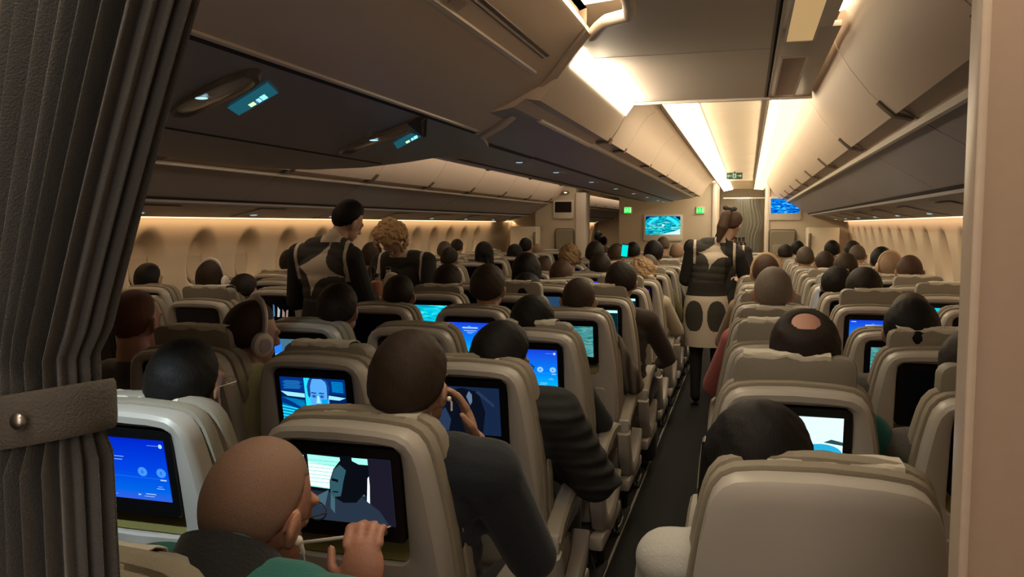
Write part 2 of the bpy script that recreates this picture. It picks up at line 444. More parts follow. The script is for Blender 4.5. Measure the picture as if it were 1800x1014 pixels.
def strip(name, ra, y0, y1, wdt, m, parent, off=.003, z=None):
    x, zz = on(ra); bm = bmesh.new()
    extr(bm, Zp([(x-wdt, zz-wdt*.2-off), (x+wdt*.6, zz-off+wdt*.3), (x+wdt*.6, zz+.004), (x-wdt, zz+.002)]), y0, y1); fixn(bm)
    return link(name, tomesh(name, bm, m), parent)
strip('handle_slot', -1.165, .3, 2.72, .009, M_LATCH, hous, .004)
strip('handle_slot', -1.20, .3, 2.70, .003, M_LATCH, hous, .004)
strip('door_edge', -1.37, .3, 2.78, .008, M_LIP, hous, .007)
strip('panel_seam', -2.86, .3, 3.22, .011, M_GAP, hous, .003)
strip('panel_edge', -2.78, .3, 3.18, .006, M_LIP, hous, .007)
bm = bmesh.new(); extr(bm, Zp([(-1.80,.309),(-1.812,.308),(-1.812,.313),(-1.80,.314)]), .8, 3.9); fixn(bm)
link('panel_seam', tomesh('seam', bm, M_GAP), hous)
# rib band
bm = bmesh.new(); A = []
for (x, z) in FP:
    y = ribY(x); d = Vector((0, 0, -1)) if z < .4 else Vector((.5, 0, -.85)).normalized()
    A.append([Vector((x, y-.03, z+Z))+d*.002, Vector((x, y-.02, z+Z))+d*.010, Vector((x, y+.05, z+Z))+d*.010, Vector((x, y+.07, z+Z))+Vector((-.04, 0, .02))])
vv = [[bm.verts.new(p) for p in q] for q in A]
for a, b in zip(vv, vv[1:]):
    for k in range(4): bm.faces.new((a[k], a[(k+1) % 4], b[(k+1) % 4], b[k]))
bm.faces.new(vv[0]); bm.faces.new(vv[-1]); fixn(bm)
link('rib', tomesh('rib', bm, M_BIN), hous)
# safety placard on the housing: pictogram blocks and text lines
x, zz = on(-1.27); nrm = Vector((.62, 0, -.78))
bm = bmesh.new()
def lab_q(y0, y1, r0, r1, mi, off):
    a = on(r0); b = on(r1)
    q = [Vector((a[0], y0, a[1]+Z)), Vector((a[0], y1, a[1]+Z)), Vector((b[0], y1, b[1]+Z)), Vector((b[0], y0, b[1]+Z))]
    fq = bm.faces.new([bm.verts.new(p+nrm*off) for p in q]); fq.material_index = mi
lab_q(1.80, 1.96, -1.235, -1.34, 0, .004)
for j, (r0, r1, yy) in enumerate([(-1.25,-1.262,1.82),(-1.268,-1.282,1.825),(-1.29,-1.305,1.82),(-1.31,-1.325,1.822),(-1.25,-1.26,1.845),(-1.275,-1.29,1.848),(-1.3,-1.315,1.845)]):
    lab_q(yy, yy+.016, r0, r1, 1, .006)
lab_q(1.872, 1.878, -1.25, -1.325, 1, .006)
for j in range(7): lab_q(1.89+.009*j, 1.893+.009*j, -1.25, -1.32, 2, .006)
link('placard', tomesh('placard', bm, [mat('placard_base', (.56, .47, .39), .5), M_LATCH, mat('placard_text', (.35, .28, .22), .6)], smooth=False), hous)
# reading light recesses and projected seat signs in the service strip
def under_z(x): 
    pts = [(-1.08,.37)]+[(a, c) for a, b, c in OUT]
    for (x1, z1), (x2, z2) in zip(pts, pts[1:]):
        if x2 <= x <= x1: return z1+(z2-z1)*(x1-x)/(x1-x2)
    return .3
M_SIGN = emis('sign_teal', (.012, .095, .13), 1.0); M_SIGNL = emis('sign_bright', (.25, .85, 1), 1.6); M_SIGNY = emis('sign_yellow', (.6, 1, .45), 1.4)
for (cx, cy, L, wd, lab) in ((-1.37, 1.91, .29, .042, 0), (-1.40, 3.0, .42, .035, 1)):
    bm = bmesh.new()
    a = Vector((.80, -.60, 0)).normalized() if lab == 0 else Vector((.70, -.71, 0)).normalized(); b = Vector((a.y, -a.x, 0))
    z0 = Z+under_z(cx)-.004
    def rg(s, dz): return [Vector((cx, cy, z0+dz+ (under_z(cx+ (a*L*s*math.cos(t)).x)-under_z(cx)) ))+a*L*s*math.copysign(abs(math.cos(t))**.62, math.cos(t))+b*wd*s*math.copysign(abs(math.sin(t))**.75, math.sin(t)) for t in [2*math.pi*(k+.5)/36 for k in range(36)]]
    loft(bm, [rg(1.12, .004), rg(1.06, -.010), rg(.97, -.010), rg(.9, -.002)]); fixn(bm)
    o = link('reading_light_bezel', tomesh('bezel', bm, mat('lamp_bezel', (.16, .14, .13), .35)), hous)
    bm = bmesh.new(); loft(bm, [rg(.9, -.003), rg(.5, -.007)]); fixn(bm)
    link('lens', tomesh('lens', bm, mat('lamp_lens', (.5, .45, .42) if lab == 0 else (.08, .08, .2), .15)), o)
    bm = bmesh.new(); p = Vector((cx, cy, z0-.011))-b*-wd*.7+a*L*.05; ell(bm, p, (.018, .012, .003)); link('indicator', tomesh('ind', bm, emis('ind', (.5, .9, 1), 1.0)), o)
for (q, sgn) in ((((402,188,-1.63,2.36),), 0),): pass
def seat_sign(c, d1, d2):
    z0 = Z+.30
    bm = bmesh.new(); c = Vector(c); d1 = Vector(d1); d2 = Vector(d2)
    def P(u, v, o=0):
        p = c+d1*u+d2*v; return Vector((p.x, p.y, Z+under_z(p.x)-.006-o))
    def quad(u0, u1, v0, v1, mi, o):
        fq = bm.faces.new([bm.verts.new(P(*q, o)) for q in ((u0, v0), (u1, v0), (u1, v1), (u0, v1))]); fq.material_index = mi
    quad(0, 1, 0, 1, 0, 0)
    quad(.38, .52, .12, .42, 2, .002); quad(.58, .66, .12, .45, 1, .002); quad(.68, .80, .12, .5, 1, .002); quad(.56, .60, .2, .4, 3, .003)
    bmesh.ops.recalc_face_normals(bm, faces=bm.faces[:])
    return link('seat_sign', tomesh('seat_sign', bm, [M_SIGN, M_SIGNL, M_SIGNY, emis('sign_violet', (.3, .2, .7), 1)], smooth=False), hous)
seat_sign((-1.49, 2.21, 0), (.29, -.25, 0), (.05, -.13, 0))
seat_sign((-1.48, 3.37, 0), (.27, -.36, 0), (.07, -.20, 0))

# ---------------- ceiling ----------------
bm = bmesh.new()
box(bm, -5, 2.2, -3, 25, Z+.90, Z+.95)
tag(link('ceiling', tomesh('ceiling', bm, M_CEIL)), kind='structure')
# near ceiling panels over the right aisle
bm = bmesh.new()
box(bm, -.36, .068, -1, .9, Z+.652, Z+.672)
pq = [(-.36,.905),(-.36,2.62),(-.42,2.68),(-.49,2.79),(-.53,2.87),(-.60,2.95),(-.60,3.26),(.068,3.26),(.068,.905)]
loft(bm, [[(a, c, Z+.652) for a, c in pq], [(a, c, Z+.672) for a, c in pq]])
box(bm, -.60, .068, 3.275, 4.48, Z+.652, Z+.672)
box(bm, -.60, .068, 3.262, 3.273, Z+.650, Z+.67, mi=1)
fixn(bm)
tag(link('ceiling_panel', tomesh('ceiling_panel', bm, [M_CEIL, M_LIP], smooth=False)), 'flat beige ceiling panels over the right aisle near the camera', 'ceiling panel')
bm = bmesh.new()
box(bm, .068, .078, -1, 4.48, Z+.648, Z+.68); box(bm, .088, .096, -1, 4.48, Z+.644, Z+.68, mi=1)
box(bm, .078, .088, -1, 4.48, Z+.66, Z+.68, mi=2)
tag(link('trim_3', tomesh('trim', bm, [M_LATCH, M_LIP, M_GAP])), kind='structure')
bm = bmesh.new(); box(bm, .096, .256, -1, 2.95, Z+.650, Z+.67, .003); box(bm, .096, .284, 2.95, 4.48, Z+.650, Z+.67, .003)
lp = link('lamp_panel', tomesh('lamp_panel', bm, M_CEIL)); tag(lp, 'narrow ceiling panel with two rectangular lamp lenses above the right aisle', 'lamp panel')
def ribbed(y0, y1, lit):
    bm = bmesh.new(); x0, x1 = .118, .205
    n = int((y1-y0)/.012)
    for i in range(n):
        ya = y0+(y1-y0)*i/n; yb = y0+(y1-y0)*(i+1)/n
        extr(bm, [(ya, Z+.648), ((ya+yb)/2, Z+.643), (yb, Z+.648)], x0, x1, axis='x', closed=True)
    fixn(bm)
    m = mat('lens_lit', (.7, .55, .32), .3, emit=(1, .66, .30), estr=.55) if lit else mat('lens_unlit', (.62, .50, .42), .3)
    o = link('lens', tomesh('lens', bm, m), lp)
    bm = bmesh.new()
    for a in ((x0-.008, x0, y0-.006, y1+.006), (x1, x1+.008, y0-.006, y1+.006), (x0, x1, y0-.006, y0), (x0, x1, y1, y1+.006)):
        box(bm, a[0], a[1], a[2], a[3], Z+.642, Z+.652)
    link('frame', tomesh('frame', bm, M_LIP), o)
ribbed(.6, 3.12, True); ribbed(3.42, 4.38, False)
# transition beam
bm = bmesh.new()
box(bm, -.62, .30, 4.48, 4.50, Z+.640, Z+.80, mi=0); box(bm, -.62, .30, 4.465, 4.485, Z+.636, Z+.650, .003, mi=1)
tag(link('trim_4', tomesh('trim', bm, [M_CEIL, M_LIP])), kind='structure')
# lamp beside the near ceiling and the glowing entrance cove
bm = bmesh.new(); extr(bm, Zp([(-.600,.655),(-.647,.590),(-.640,.582),(-.594,.645)]), 3.05, 4.48); fixn(bm)
o = link('ceiling_lamp', tomesh('ceiling_lamp', bm, M_COVE)); tag(o, 'bright parallelogram lamp between the centre bins and the near ceiling', 'lamp')
bm = bmesh.new()
LP_ = [(-.56,.70),(-.56,.68),(-.602,.648),(-.645,.588),(-.685,.515),(-.735,.450),(-.79,.458),(-.835,.43),(-.86,.424),(-1.17,.374),(-1.60,.374),(-1.9,.42),(-1.9,.66)]
extr(bm, Zp(LP_), 2.95, 4.495); fixn(bm)
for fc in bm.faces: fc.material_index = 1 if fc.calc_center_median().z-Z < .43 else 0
o2 = link('lamp_housing', tomesh('lamp_housing', bm, [M_BIN, M_BINLOW]), o)
bm = bmesh.new(); extr(bm, Zp([(-.822,.444),(-.828,.426),(-.84,.420),(-.852,.430),(-.835,.448)]), 3.35, 4.5); fixn(bm); link('lip', tomesh('lip', bm, M_LIP), o2)
bm = bmesh.new(); extr(bm, Zp([(-1.155,.380),(-1.16,.368),(-1.175,.366),(-1.175,.38)]), 3.35, 4.5); fixn(bm); link('gap_seal', tomesh('seal', bm, M_GAP), o2)
bm = bmesh.new(); extr(bm, Zp([(-.33,.80),(-.66,.77),(-.66,.79),(-.33,.82)]), -.8, 2.95); fixn(bm)
o = link('entrance_cove_lamp', tomesh('entrance_cove_lamp', bm, M_COVE)); tag(o, 'glowing recessed cove lamp at the top centre left of the ceiling', 'lamp')
bm = bmesh.new()
pts = [(-.345,2.40,.66),(-.352,2.52,.655),(-.365,2.62,.65),(-.41,2.67,.655),(-.455,2.72,.66),(-.49,2.79,.66),(-.53,2.87,.652)]
tube(bm, [(x, y, z+Z) for x, y, z in pts], .022, 10)
tag(link('cove_end_bracket', tomesh('cove_end', bm, M_CEIL)), 'curved beige end bracket of the glowing ceiling cove', 'bracket')
# right cove lamp strip above the right bins, near zone
bm = bmesh.new(); extr(bm, Zp([(.258,.690),(.292,.700),(.292,.712),(.258,.70)]), -.5, 2.94); fixn(bm)
tag(link('right_cove_lamp', tomesh('right_cove', bm, M_COVE)), 'warm strip lamp in the slot above the nearest right bins', 'lamp')
# far ceiling of the right aisle
bm = bmesh.new()
yy = [4.5+1.2*i for i in range(9)]+[15.3, 16.6, 18.0]
for a, b in zip(yy, yy[1:]): box(bm, -.312, .098, a+.003, b-.003, Z+.745, Z+.76, .003)
tag(link('far_ceiling_panel', tomesh('far_ceiling', bm, M_CEIL)), 'long lit ceiling panel over the far part of the right aisle', 'ceiling panel')
bm = bmesh.new(); extr(bm, Zp([(-.312,.735),(-.49,.700),(-.49,.71),(-.312,.745)]), 4.5, 18.0); fixn(bm)
tag(link('left_cove_lamp', tomesh('left_cove', bm, M_COVE)), 'long bright lamp band on the left of the far aisle ceiling', 'lamp')
rc = None
bm = bmesh.new(); extr(bm, Zp([(.11,.735),(.30,.72),(.33,.76),(.11,.76)]), 4.5, 18.0); fixn(bm)  # outer part is cove wall, its lit look put in as glow
rc = link('right_aisle_cove', tomesh('rcove', bm, M_COVE2)); tag(rc, 'long warm lamp band and glowing cove corner on the right of the far aisle ceiling', 'lamp')
bm = bmesh.new(); box(bm, .098, .110, 4.5, 18, Z+.73, Z+.76)
link('edge_trim', tomesh('edge', bm, M_LATCH), rc)
for i in range(14):
    bm = bmesh.new(); y0 = 4.7+.68*i; box(bm, .122, .175, y0, y0+.5, Z+.722, Z+.735, .004)
    link('lamp_cover', tomesh('cover', bm, M_COVE), rc)
# slim fairing between centre bins and the left lamp band
bm = bmesh.new(); extr(bm, Zp([(-.52,.712),(-.505,.694),(-.49,.694),(-.486,.715),(-.50,.73)]), 4.5, YEND); fixn(bm)
tag(link('bin_fairing', tomesh('fairing', bm, M_BIN)), 'slim fairing above the right doors of the centre bins', 'fairing')
# left aisle ceiling
bm = bmesh.new()
box(bm, -3.1, -2.28, 4.3, 25, Z+.74, Z+.76)
tag(link('left_aisle_ceiling', tomesh('left_ceiling', bm, M_CEIL)), 'beige ceiling over the left aisle', 'ceiling panel')

# ---------------- bulkheads and far end ----------------
def monument(name, x0, x1, y0, y1, z1, label, cat='bulkhead'):
    bm = bmesh.new(); box(bm, x0, x1, y0, y1, 0, z1, .012)
    return tag(link(name, tomesh(name, bm, M_MONU)), label, cat)
cm = monument('centre_bulkhead', -2.13, -.575, YEND, 18.2, Z+.80, 'wide beige bulkhead across the cabin centre holding the wall screen')
bm = bmesh.new(); box(bm, -.575, -.50, YEND-.04, YEND+.16, 0, Z+.70, .02); link('end_post', tomesh('post', bm, M_LIP), cm)
lm = monument('left_bulkhead', -3.62, -2.88, YEND, 15.4, Z+.80, 'beige bulkhead on the far left with a dark monitor')
bm = bmesh.new(); box(bm, -2.88, -2.69, YEND-.06, YEND+.3, 0, Z+.56, .02); link('end_post', tomesh('post', bm, M_LIP), lm)
bm = bmesh.new(); box(bm, -4.9, -3.62, YEND+.9, YEND+1.0, 0, Z+.8); link('door_wall', tomesh('dw', bm, M_WALL), lm)
rm = monument('right_bulkhead', .33, 1.75, YEND, 18.2, Z+.80, 'beige bulkhead on the far right with a blue screen')
bm = bmesh.new(); box(bm, .28, .345, YEND-.04, YEND+.16, 0, Z+.70, .02); link('end_post', tomesh('post', bm, M_LIP), rm)
bm = bmesh.new(); box(bm, -.58, .33, 18.6, 18.65, 0, Z+.9)
tag(link('wall_back', tomesh('wall_back', bm, M_MONU)), kind='structure')
bm = bmesh.new(); box(bm, -5, 2.2, 24.6, 24.7, 0, Z+.9); tag(link('wall_aft', tomesh('wall_aft', bm, M_MONU)), kind='structure')
bm = bmesh.new(); box(bm, -5, 2.2, -3.1, -3, 0, Z+.9); tag(link('wall_front', tomesh('wall_front', bm, M_MONU)), kind='structure')
bm = bmesh.new(); box(bm, -5.0, -4.95, -3, 25, 0, Z+.9); box(bm, 2.0, 2.05, -3, 25, 0, Z+.9)
tag(link('trim_6', tomesh('hull', bm, M_MONU)), kind='structure')

def pleated(bm, cx, hw, cy, dep, z0, z1, n=9, amp=.25, shape=None, nz=24, seg=180, mi=0, zw=1):
    rings = []
    for j in range(nz+1):
        z = z0+(z1-z0)*j/nz; c, h, d = (cx, hw, dep) if shape is None else shape(z)
        ring = []
        for k in range(seg):
            t = 2*math.pi*k/seg; w_ = 1+amp*math.sin(n*t+.6*math.sin(3*t+2*z*zw)+1.1*math.sin(z*2.3)*zw)*(.7+.3*math.sin(5*t))
            ring.append((c+h*math.cos(t)*(1+(w_-1)*.35), cy+d*math.sin(t)*w_, z))
        rings.append(ring)
    loft(bm, rings, mi)
# far galley curtain, drawn across the aisle and tied on its right side
bm = bmesh.new()
def curt_far(z):
    t = (z-(Z-.02))/.5
    w_ = .25 if z > Z-.05 else .25
    right = .22 if z > Z+.42 else (.22+.10*min(1, (Z+.44-z)/.35) if z > Z-.0 else .32-.10*min(1, (Z-z)/.25))
    return ((right-.24)/2, (right+.24)/2, .035)
pleated(bm, 0, 0, 17.9, 0, .05, Z+.535, n=26, amp=.5, shape=curt_far, nz=30, seg=260, zw=0); fixn(bm)
cf = link('galley_curtain', tomesh('galley_curtain', bm, mat('galley_curtain', (.15, .145, .115), .9, bump=.4, scale=300)))
tag(cf, 'pleated grey green curtain closing the far end of the right aisle', 'curtain')
bm = bmesh.new(); tube(bm, [(-.5, 17.9, Z+.55), (.33, 17.9, Z+.55)], .015, 8); link('rail', tomesh('rail', bm, M_LIP), cf)

# wall screens
MAPA = emis_ramp('map_picture', [(.30, (.0, .02, .20)), (.44, (.0, .18, .55)), (.52, (.0, .55, .42)), (.60, (.05, .85, .75)), (.72, (.6, 1, .95))], 1.0, 'noise', 7, 2.2)
def wall_screen(name, x0, x1, z0, z1, y, label, m, on_=True, curved=True):
    bm = bmesh.new(); xc = (x0+x1)/2; zc = (z0+z1)/2
    out = rrect(x0-.035, x1+.035, z0-.11, z1+.03, .03)
    loft(bm, [[(px, y, pz+Z) for px, pz in out], [(px, y-.03, pz+Z) for px, pz in out], [(xc+(px-xc)*.97, y-.036, zc+(pz-zc)*.97+Z) for px, pz in out]]); fixn(bm)
    o = tag(link(name, tomesh(name, bm, M_LIP)), label, 'wall screen')
    bm = bmesh.new(); pl = rrect(x0, x1, z0, z1, .018)
    loft(bm, [[(px, y-.034, pz+Z) for px, pz in pl], [(px, y-.040, pz+Z) for px, pz in pl]]); fixn(bm)
    d = link('screen', tomesh('screen', bm, m), o)
    return o, d
o, d = wall_screen('wall_monitor', -1.67, -1.085, -.165, .145, YEND, 'large wall screen with a bright teal map on the centre bulkhead', MAPA)
bm = bmesh.new()
def arcband(cx, cz, r0, r1, a0, a1, y, mi, sx=1, n=10):
    a = [(cx+r0*sx*math.cos(R(a0+(a1-a0)*k/n)), cz+r0*math.sin(R(a0+(a1-a0)*k/n))) for k in range(n+1)]
    b = [(cx+r1*sx*math.cos(R(a0+(a1-a0)*k/n)), cz+r1*math.sin(R(a0+(a1-a0)*k/n))) for k in range(n+1)]
    for k in range(n): poly(bm, [a[k], a[k+1], b[k+1], b[k]], y, mi)
ys_ = YEND-.0415
arcband(-1.378, Z-.12, .22, .27, 30, 78, ys_, 0, 1.15); arcband(-1.378, Z-.12, .22, .265, 105, 150, ys_, 0, 1.15)
for sx in (-1, 1):
    poly(bm, [(-1.378+sx*.288, Z+.14), (-1.378+sx*.20, Z+.14), (-1.378+sx*.288, Z+.07)], ys_-.001, 1)
poly(bm, [(-1.40, Z-.02), (-1.375, Z+.012), (-1.345, Z-.018), (-1.375, Z-.03)], ys_-.002, 2)
for a in ((-1.60,-.01,.10),(-1.5,-.045,.14),(-1.25,-.05,.12),(-1.34,.03,.08),(-1.62,-.06,.06)):
    poly(bm, [(a[0], Z+a[1]), (a[0]+a[2], Z+a[1]), (a[0]+a[2], Z+a[1]+.008), (a[0], Z+a[1]+.008)], ys_-.001, 2)
poly(bm, [(-1.40, Z-.163), (-1.09, Z-.163), (-1.09, Z-.07), (-1.2, Z-.115)], ys_-.001, 2)
link('map_marks', tomesh('marks', bm, [emis('cyan', (.03, .85, 1), 1), emis('navy', (.0, .01, .12), 1), emis('whitish', (.75, 1, 1), 1)], smooth=False), d)
MAPB = emis_ramp('map_blue', [(.35, (.0, .01, .25)), (.47, (.0, .12, .75)), (.56, (.0, .45, 1)), (.68, (.3, .85, 1))], 1.0, 'noise', 6, 2.0)
wall_screen('wall_monitor', .36, .80, .185, .425, YEND, 'blue wall screen on the right bulkhead partly behind the bins', MAPB)
wall_screen('wall_monitor', -3.25, -2.955, .215, .40, YEND, 'switched off dark monitor on the left bulkhead', mat('tv_off', (.012, .008, .006), .2))
# exit signs
GR = emis('exit_green', (.03, 1, .08), 1.1); GW = emis('exit_white', (.55, 1, .55), 1.2)
def exit_sign(x, z, y, label, w_=.12, h=.10):
    bm = bmesh.new(); box(bm, x-w_/2-.012, x+w_/2+.012, y-.03, y, z+Z-h/2-.012, z+Z+h/2+.012, .006)
    o = tag(link('exit_sign', tomesh('exit_sign', bm, M_LIP)), label, 'exit sign')
    bm = bmesh.new(); box(bm, x-w_/2, x+w_/2, y-.034, y-.028, z+Z-h/2, z+Z+h/2)
    s = link('lit_panel', tomesh('panel', bm, GR), o)
    bm = bmesh.new(); yy_ = y-.0355; q = w_/.12
    disc(bm, x-.005*q, z+Z+.032, .008*q, .008, yy_, 0, 8)
    for a in (((-.012,.02),(.008,.022),(.002,-.005),(-.014,-.003)), ((-.03,.012),(-.012,.02),(-.012,.012),(-.026,.004)), ((.008,.02),(.024,.006),(.018,.002),(.004,.012)),
              ((-.014,-.003),(-.002,-.004),(-.022,-.03),(-.034,-.028)), ((-.002,-.004),(.006,-.002),(.022,-.03),(.012,-.034)),
              ((.034,.035),(.052,.035),(.052,-.038),(.034,-.038)), ((-.055,.03),(-.042,.03),(-.042,-.04),(-.055,-.04))):
        poly(bm, [(x+u*q, z+Z+v*h/.1) for u, v in a], yy_, 0)
    link('running_figure', tomesh('fig', bm, GW, smooth=False), s)
    return o
exit_sign(-1.975, .25, YEND, 'small lit green exit sign left of the teal wall screen')
exit_sign(-.765, .24, YEND, 'small lit green exit sign right of the teal wall screen')
exit_sign(-.42, -.02, 17.2, 'tiny green exit sign low beside the aisle curtain', .14, .10)
# hanging aisle exit sign with arrows
bm = bmesh.new(); box(bm, -.30, -.08, 12.0, 12.03, Z+.635, Z+.725, .006)
o = tag(link('aisle_exit_sign', tomesh('aes', bm, mat('sign_green_dark', (.008, .03, .012), .4))), 'dark green sign with two arrows and a running figure under the aisle ceiling', 'exit sign')
bm = bmesh.new(); y = 11.998
for s in (-1, 1):
    c = -.19+s*.065
    poly(bm, [(c+s*.032, Z+.68), (c+s*.008, Z+.702), (c+s*.008, Z+.658)], y, 0)
    poly(bm, [(c-s*.028, Z+.685), (c+s*.01, Z+.685), (c+s*.01, Z+.675), (c-s*.028, Z+.675)], y, 0)
box(bm, -.215, -.165, y-.001, y+.002, Z+.648, Z+.712)
link('arrows', tomesh('arrows', bm, emis('sign_pale', (.6, .8, .55), .8), smooth=False), o)
bm = bmesh.new(); disc(bm, -.188, Z+.70, .006, .006, y-.003, 0, 8)
poly(bm, [(-.20, Z+.692), (-.178, Z+.69), (-.186, Z+.672), (-.198, Z+.672)], y-.003, 0)
poly(bm, [(-.198, Z+.672), (-.190, Z+.672), (-.205, Z+.652), (-.212, Z+.655)], y-.003, 0)
poly(bm, [(-.192, Z+.672), (-.184, Z+.672), (-.170, Z+.654), (-.178, Z+.652)], y-.003, 0)
link('running_figure', tomesh('fig', bm, mat('sign_green_dark', (.008, .03, .012), .4), smooth=False), o)
bm = bmesh.new(); box(bm, -.20, -.18, 12.005, 12.025, Z+.724, Z+.74); link('hanger', tomesh('hanger', bm, M_DARK), o)

# crew jump seats, boxes
def jump(x0, x1, z0, z1, y, label):
    bm = bmesh.new(); pl = rrect(x0, x1, z0, z1, .04)
    loft(bm, [[(px, y, pz+Z) for px, pz in pl], [(px, y-.10, pz+Z) for px, pz in pl], [((x0+x1)/2+(px-(x0+x1)/2)*.95, y-.115, (z0+z1)/2+(pz-(z0+z1)/2)*.97+Z) for px, pz in pl]]); fixn(bm)
    o = tag(link('crew_seat', tomesh('crew_seat', bm, mat('crew_seat_tan', (.25, .22, .16), .7))), label, 'crew seat')
    bm = bmesh.new(); tube(bm, [(px, y-.05, pz+Z) for px, pz in rrect(x0-.02, x1+.02, z0-.02, z1+.02, .05)], .010, 6, closed=True)
    link('frame', tomesh('frame', bm, M_LATCH), o)
    bm = bmesh.new(); box(bm, x0+.03, x1-.03, y-.16, y-.118, z0+.05+Z, z0+.30+Z, .02); link('folded_seat', tomesh('fs', bm, mat('crew_seat_tan', (.25, .22, .16), .7)), o)
jump(-3.22, -2.92, -.62, -.09, YEND-.005, 'folded tan crew seat on the left bulkhead under the dark monitor')
jump(.36, .74, -.62, -.10, YEND-.005, 'folded tan crew seat on the right bulkhead under the blue screen')
def attendant_box(x0, x1, z1, y0, y1, label, hs):
    bm = bmesh.new(); box(bm, x0, x1, y0, y1, 0, z1+Z, .02)
    o = tag(link('door_cabinet', tomesh('door_cabinet', bm, mat('cabinet_white', (.70, .62, .48), .45))), label, 'cabinet')
    bm = bmesh.new(); tube(bm, [(hs, y0-.03, Z+z1-.32), (hs, y0-.05, Z+z1-.28), (hs, y0-.05, Z+z1-.14), (hs, y0-.03, Z+z1-.10)], .022, 8)
    link('grab_handle', tomesh('gh', bm, M_LATCH), o)
attendant_box(-3.98, -3.50, -.03, 13.85, 14.15, 'white cabinet beside the far left cabin door', -3.53)
attendant_box(.90, 1.36, -.04, 13.55, 14.15, 'white cabinet beside the far right cabin door', .93)
for (x, y) in ((-3.05, YEND),):
    bm = bmesh.new(); ell(bm, (x, YEND-.05, Z+.56), (.06, .05, .03)); o = tag(link('dome_lamp', tomesh('dome', bm, M_LATCH)), 'small dark dome lamp above the dark monitor', 'lamp')
    bm = bmesh.new(); ell(bm, (x, YEND-.10, Z+.555), (.03, .012, .012)); link('bulb', tomesh('bulb', bm, emis('bulb', (1, .9, .7), 1.2)), o)

# ---------------- near partitions and curtain ----------------
bm = bmesh.new(); box(bm, .232, 2.0, .97, 1.0, 0, Z+.9)
pr = tag(link('wall_right_partition', tomesh('partition', bm, M_PART)), kind='structure')
bm = bmesh.new(); box(bm, .226, .236, .962, 1.006, 0, Z+.9, .002)
tag(link('trim_5', tomesh('trim', bm, mat('partition_edge', (.46, .37, .29), .4))), kind='structure')
bm = bmesh.new(); box(bm, -2.3, -.765, .70, .735, 0, Z+.45)
tag(link('wall_left_partition', tomesh('partition', bm, mat('left_partition', (.16, .125, .09), .6))), kind='structure')
bm = bmesh.new()
def cshape(z):
    dz = z-Z
    if dz > -.10:
        t = (dz+.10)/.5; right = -.580+.165*t+.02*t*t; left = -.685+.085*t-.0*t
    elif dz > -.20:
        right = -.592; left = -.692
    else:
        t = min(1, (-.20-dz)/.4); right = -.588+.008*t; left = -.700-.02*t
    d = .045 if dz > -.1 else (.040 if dz > -.2 else .05)
    return ((left+right)/2, (right-left)/2, d)
pleated(bm, 0, 0, .62, 0, .05, Z+.42, n=24, amp=.40, shape=cshape, nz=80, seg=420); fixn(bm)
cur = link('aisle_curtain', tomesh('aisle_curtain', bm, M_GREY)); tag(cur, 'heavy grey pleated curtain gathered at the left edge of the picture', 'curtain')
bm = bmesh.new(); rings = []
for (dz, s) in ((-.203, 1.0), (-.199, 1.03), (-.190, 1.04), (-.170, 1.04), (-.158, 1.03), (-.155, 1.0)):
    rings.append([(-.636+.060*s*math.cos(t), .62+.058*s*math.sin(t), Z+dz+.012*math.cos(t+.3)) for t in [2*math.pi*k/64 for k in range(64)]])
loft(bm, rings); fixn(bm)
tb = link('tieback', tomesh('tieback', bm, mat('tieback_taupe', (.10, .09, .078), .85, bump=.4, scale=400)), cur); tb['label'] = 'taupe tieback strap'
bm = bmesh.new(); ell(bm, (-.605, .560, Z-.170), (.008, .005, .008)); link('snap', tomesh('snap', bm, M_METAL), tb)
bm = bmesh.new(); ell(bm, (-.676, .580, Z-.166), (.006, .006, .010)); link('snap', tomesh('snap', bm, M_METAL), tb)
# ---------------- seats ----------------
REC = .17                              # recline: forward lean of the shell per metre going down
def shear(bm):
    for v in bm.verts: v.co.y += (1.17-v.co.z)*REC if v.co.z < 1.30 else (1.17-1.30)*REC
    return bm
C0 = (0, .92)
SH = [(-.16,.42),(.16,.42),(.20,.45),(.222,.55),(.230,.68),(.228,.80),(.218,.92),(.203,1.03),(.192,1.09),(.184,1.125),(.170,1.150),(.148,1.165),(.10,1.172),(0,1.176)]
SHELL = SH + [(-x, z) for x, z in SH[:1:-1]][1:]
SHELL = radial(SHELL, C0)
OPEN = radial(rrect(-.142, .142, .862, 1.135, .028), C0)
def R3(pts, y): return [(x, y, z) for x, z in pts]
# shell with monitor opening
bm = bmesh.new()
loft(bm, [R3(inset(SHELL, C0, .02), .052), R3(SHELL, .048), R3(SHELL, .010), R3(inset(SHELL, C0, .004), -.004), R3(inset(SHELL, C0, .014), -.012), R3(inset(SHELL, C0, .03), -.012),
          R3(inset(OPEN, C0, -.006), -.004), R3(OPEN, .002), R3(OPEN, .030)])
fixn(bm); ME_SHELL = tomesh('shell', shear(bm), M_SHELL)
bm = bmesh.new()
loft(bm, [R3(inset(SHELL, C0, .02), .052), R3(SHELL, .048), R3(SHELL, .010), R3(inset(SHELL, C0, .004), -.004), R3(inset(SHELL, C0, .014), -.010), R3(inset(SHELL, C0, .05), -.013), R3(inset(SHELL, C0, .12), -.014)])
fixn(bm); ME_PLAIN = tomesh('shell_plain', shear(bm), M_SHELL)
# cushion: two stacked padded layers behind the shell
bm = bmesh.new(); c2 = C0
loft(bm, [R3(inset(SHELL, c2, .01), .050), R3(inset(SHELL, c2, -.008), .055), R3(inset(SHELL, c2, -.012), .075), R3(inset(SHELL, c2, -.008), .092), R3(inset(SHELL, c2, .002), .098),
          R3(inset(SHELL, c2, -.012), .104), R3(inset(SHELL, c2, -.018), .122), R3(inset(SHELL, c2, -.014), .145), R3(inset(SHELL, c2, .006), .160), R3(inset(SHELL, c2, .06), .165)])
fixn(bm); ME_CUSH = tomesh('backrest_cushion', shear(bm), M_CUSH)
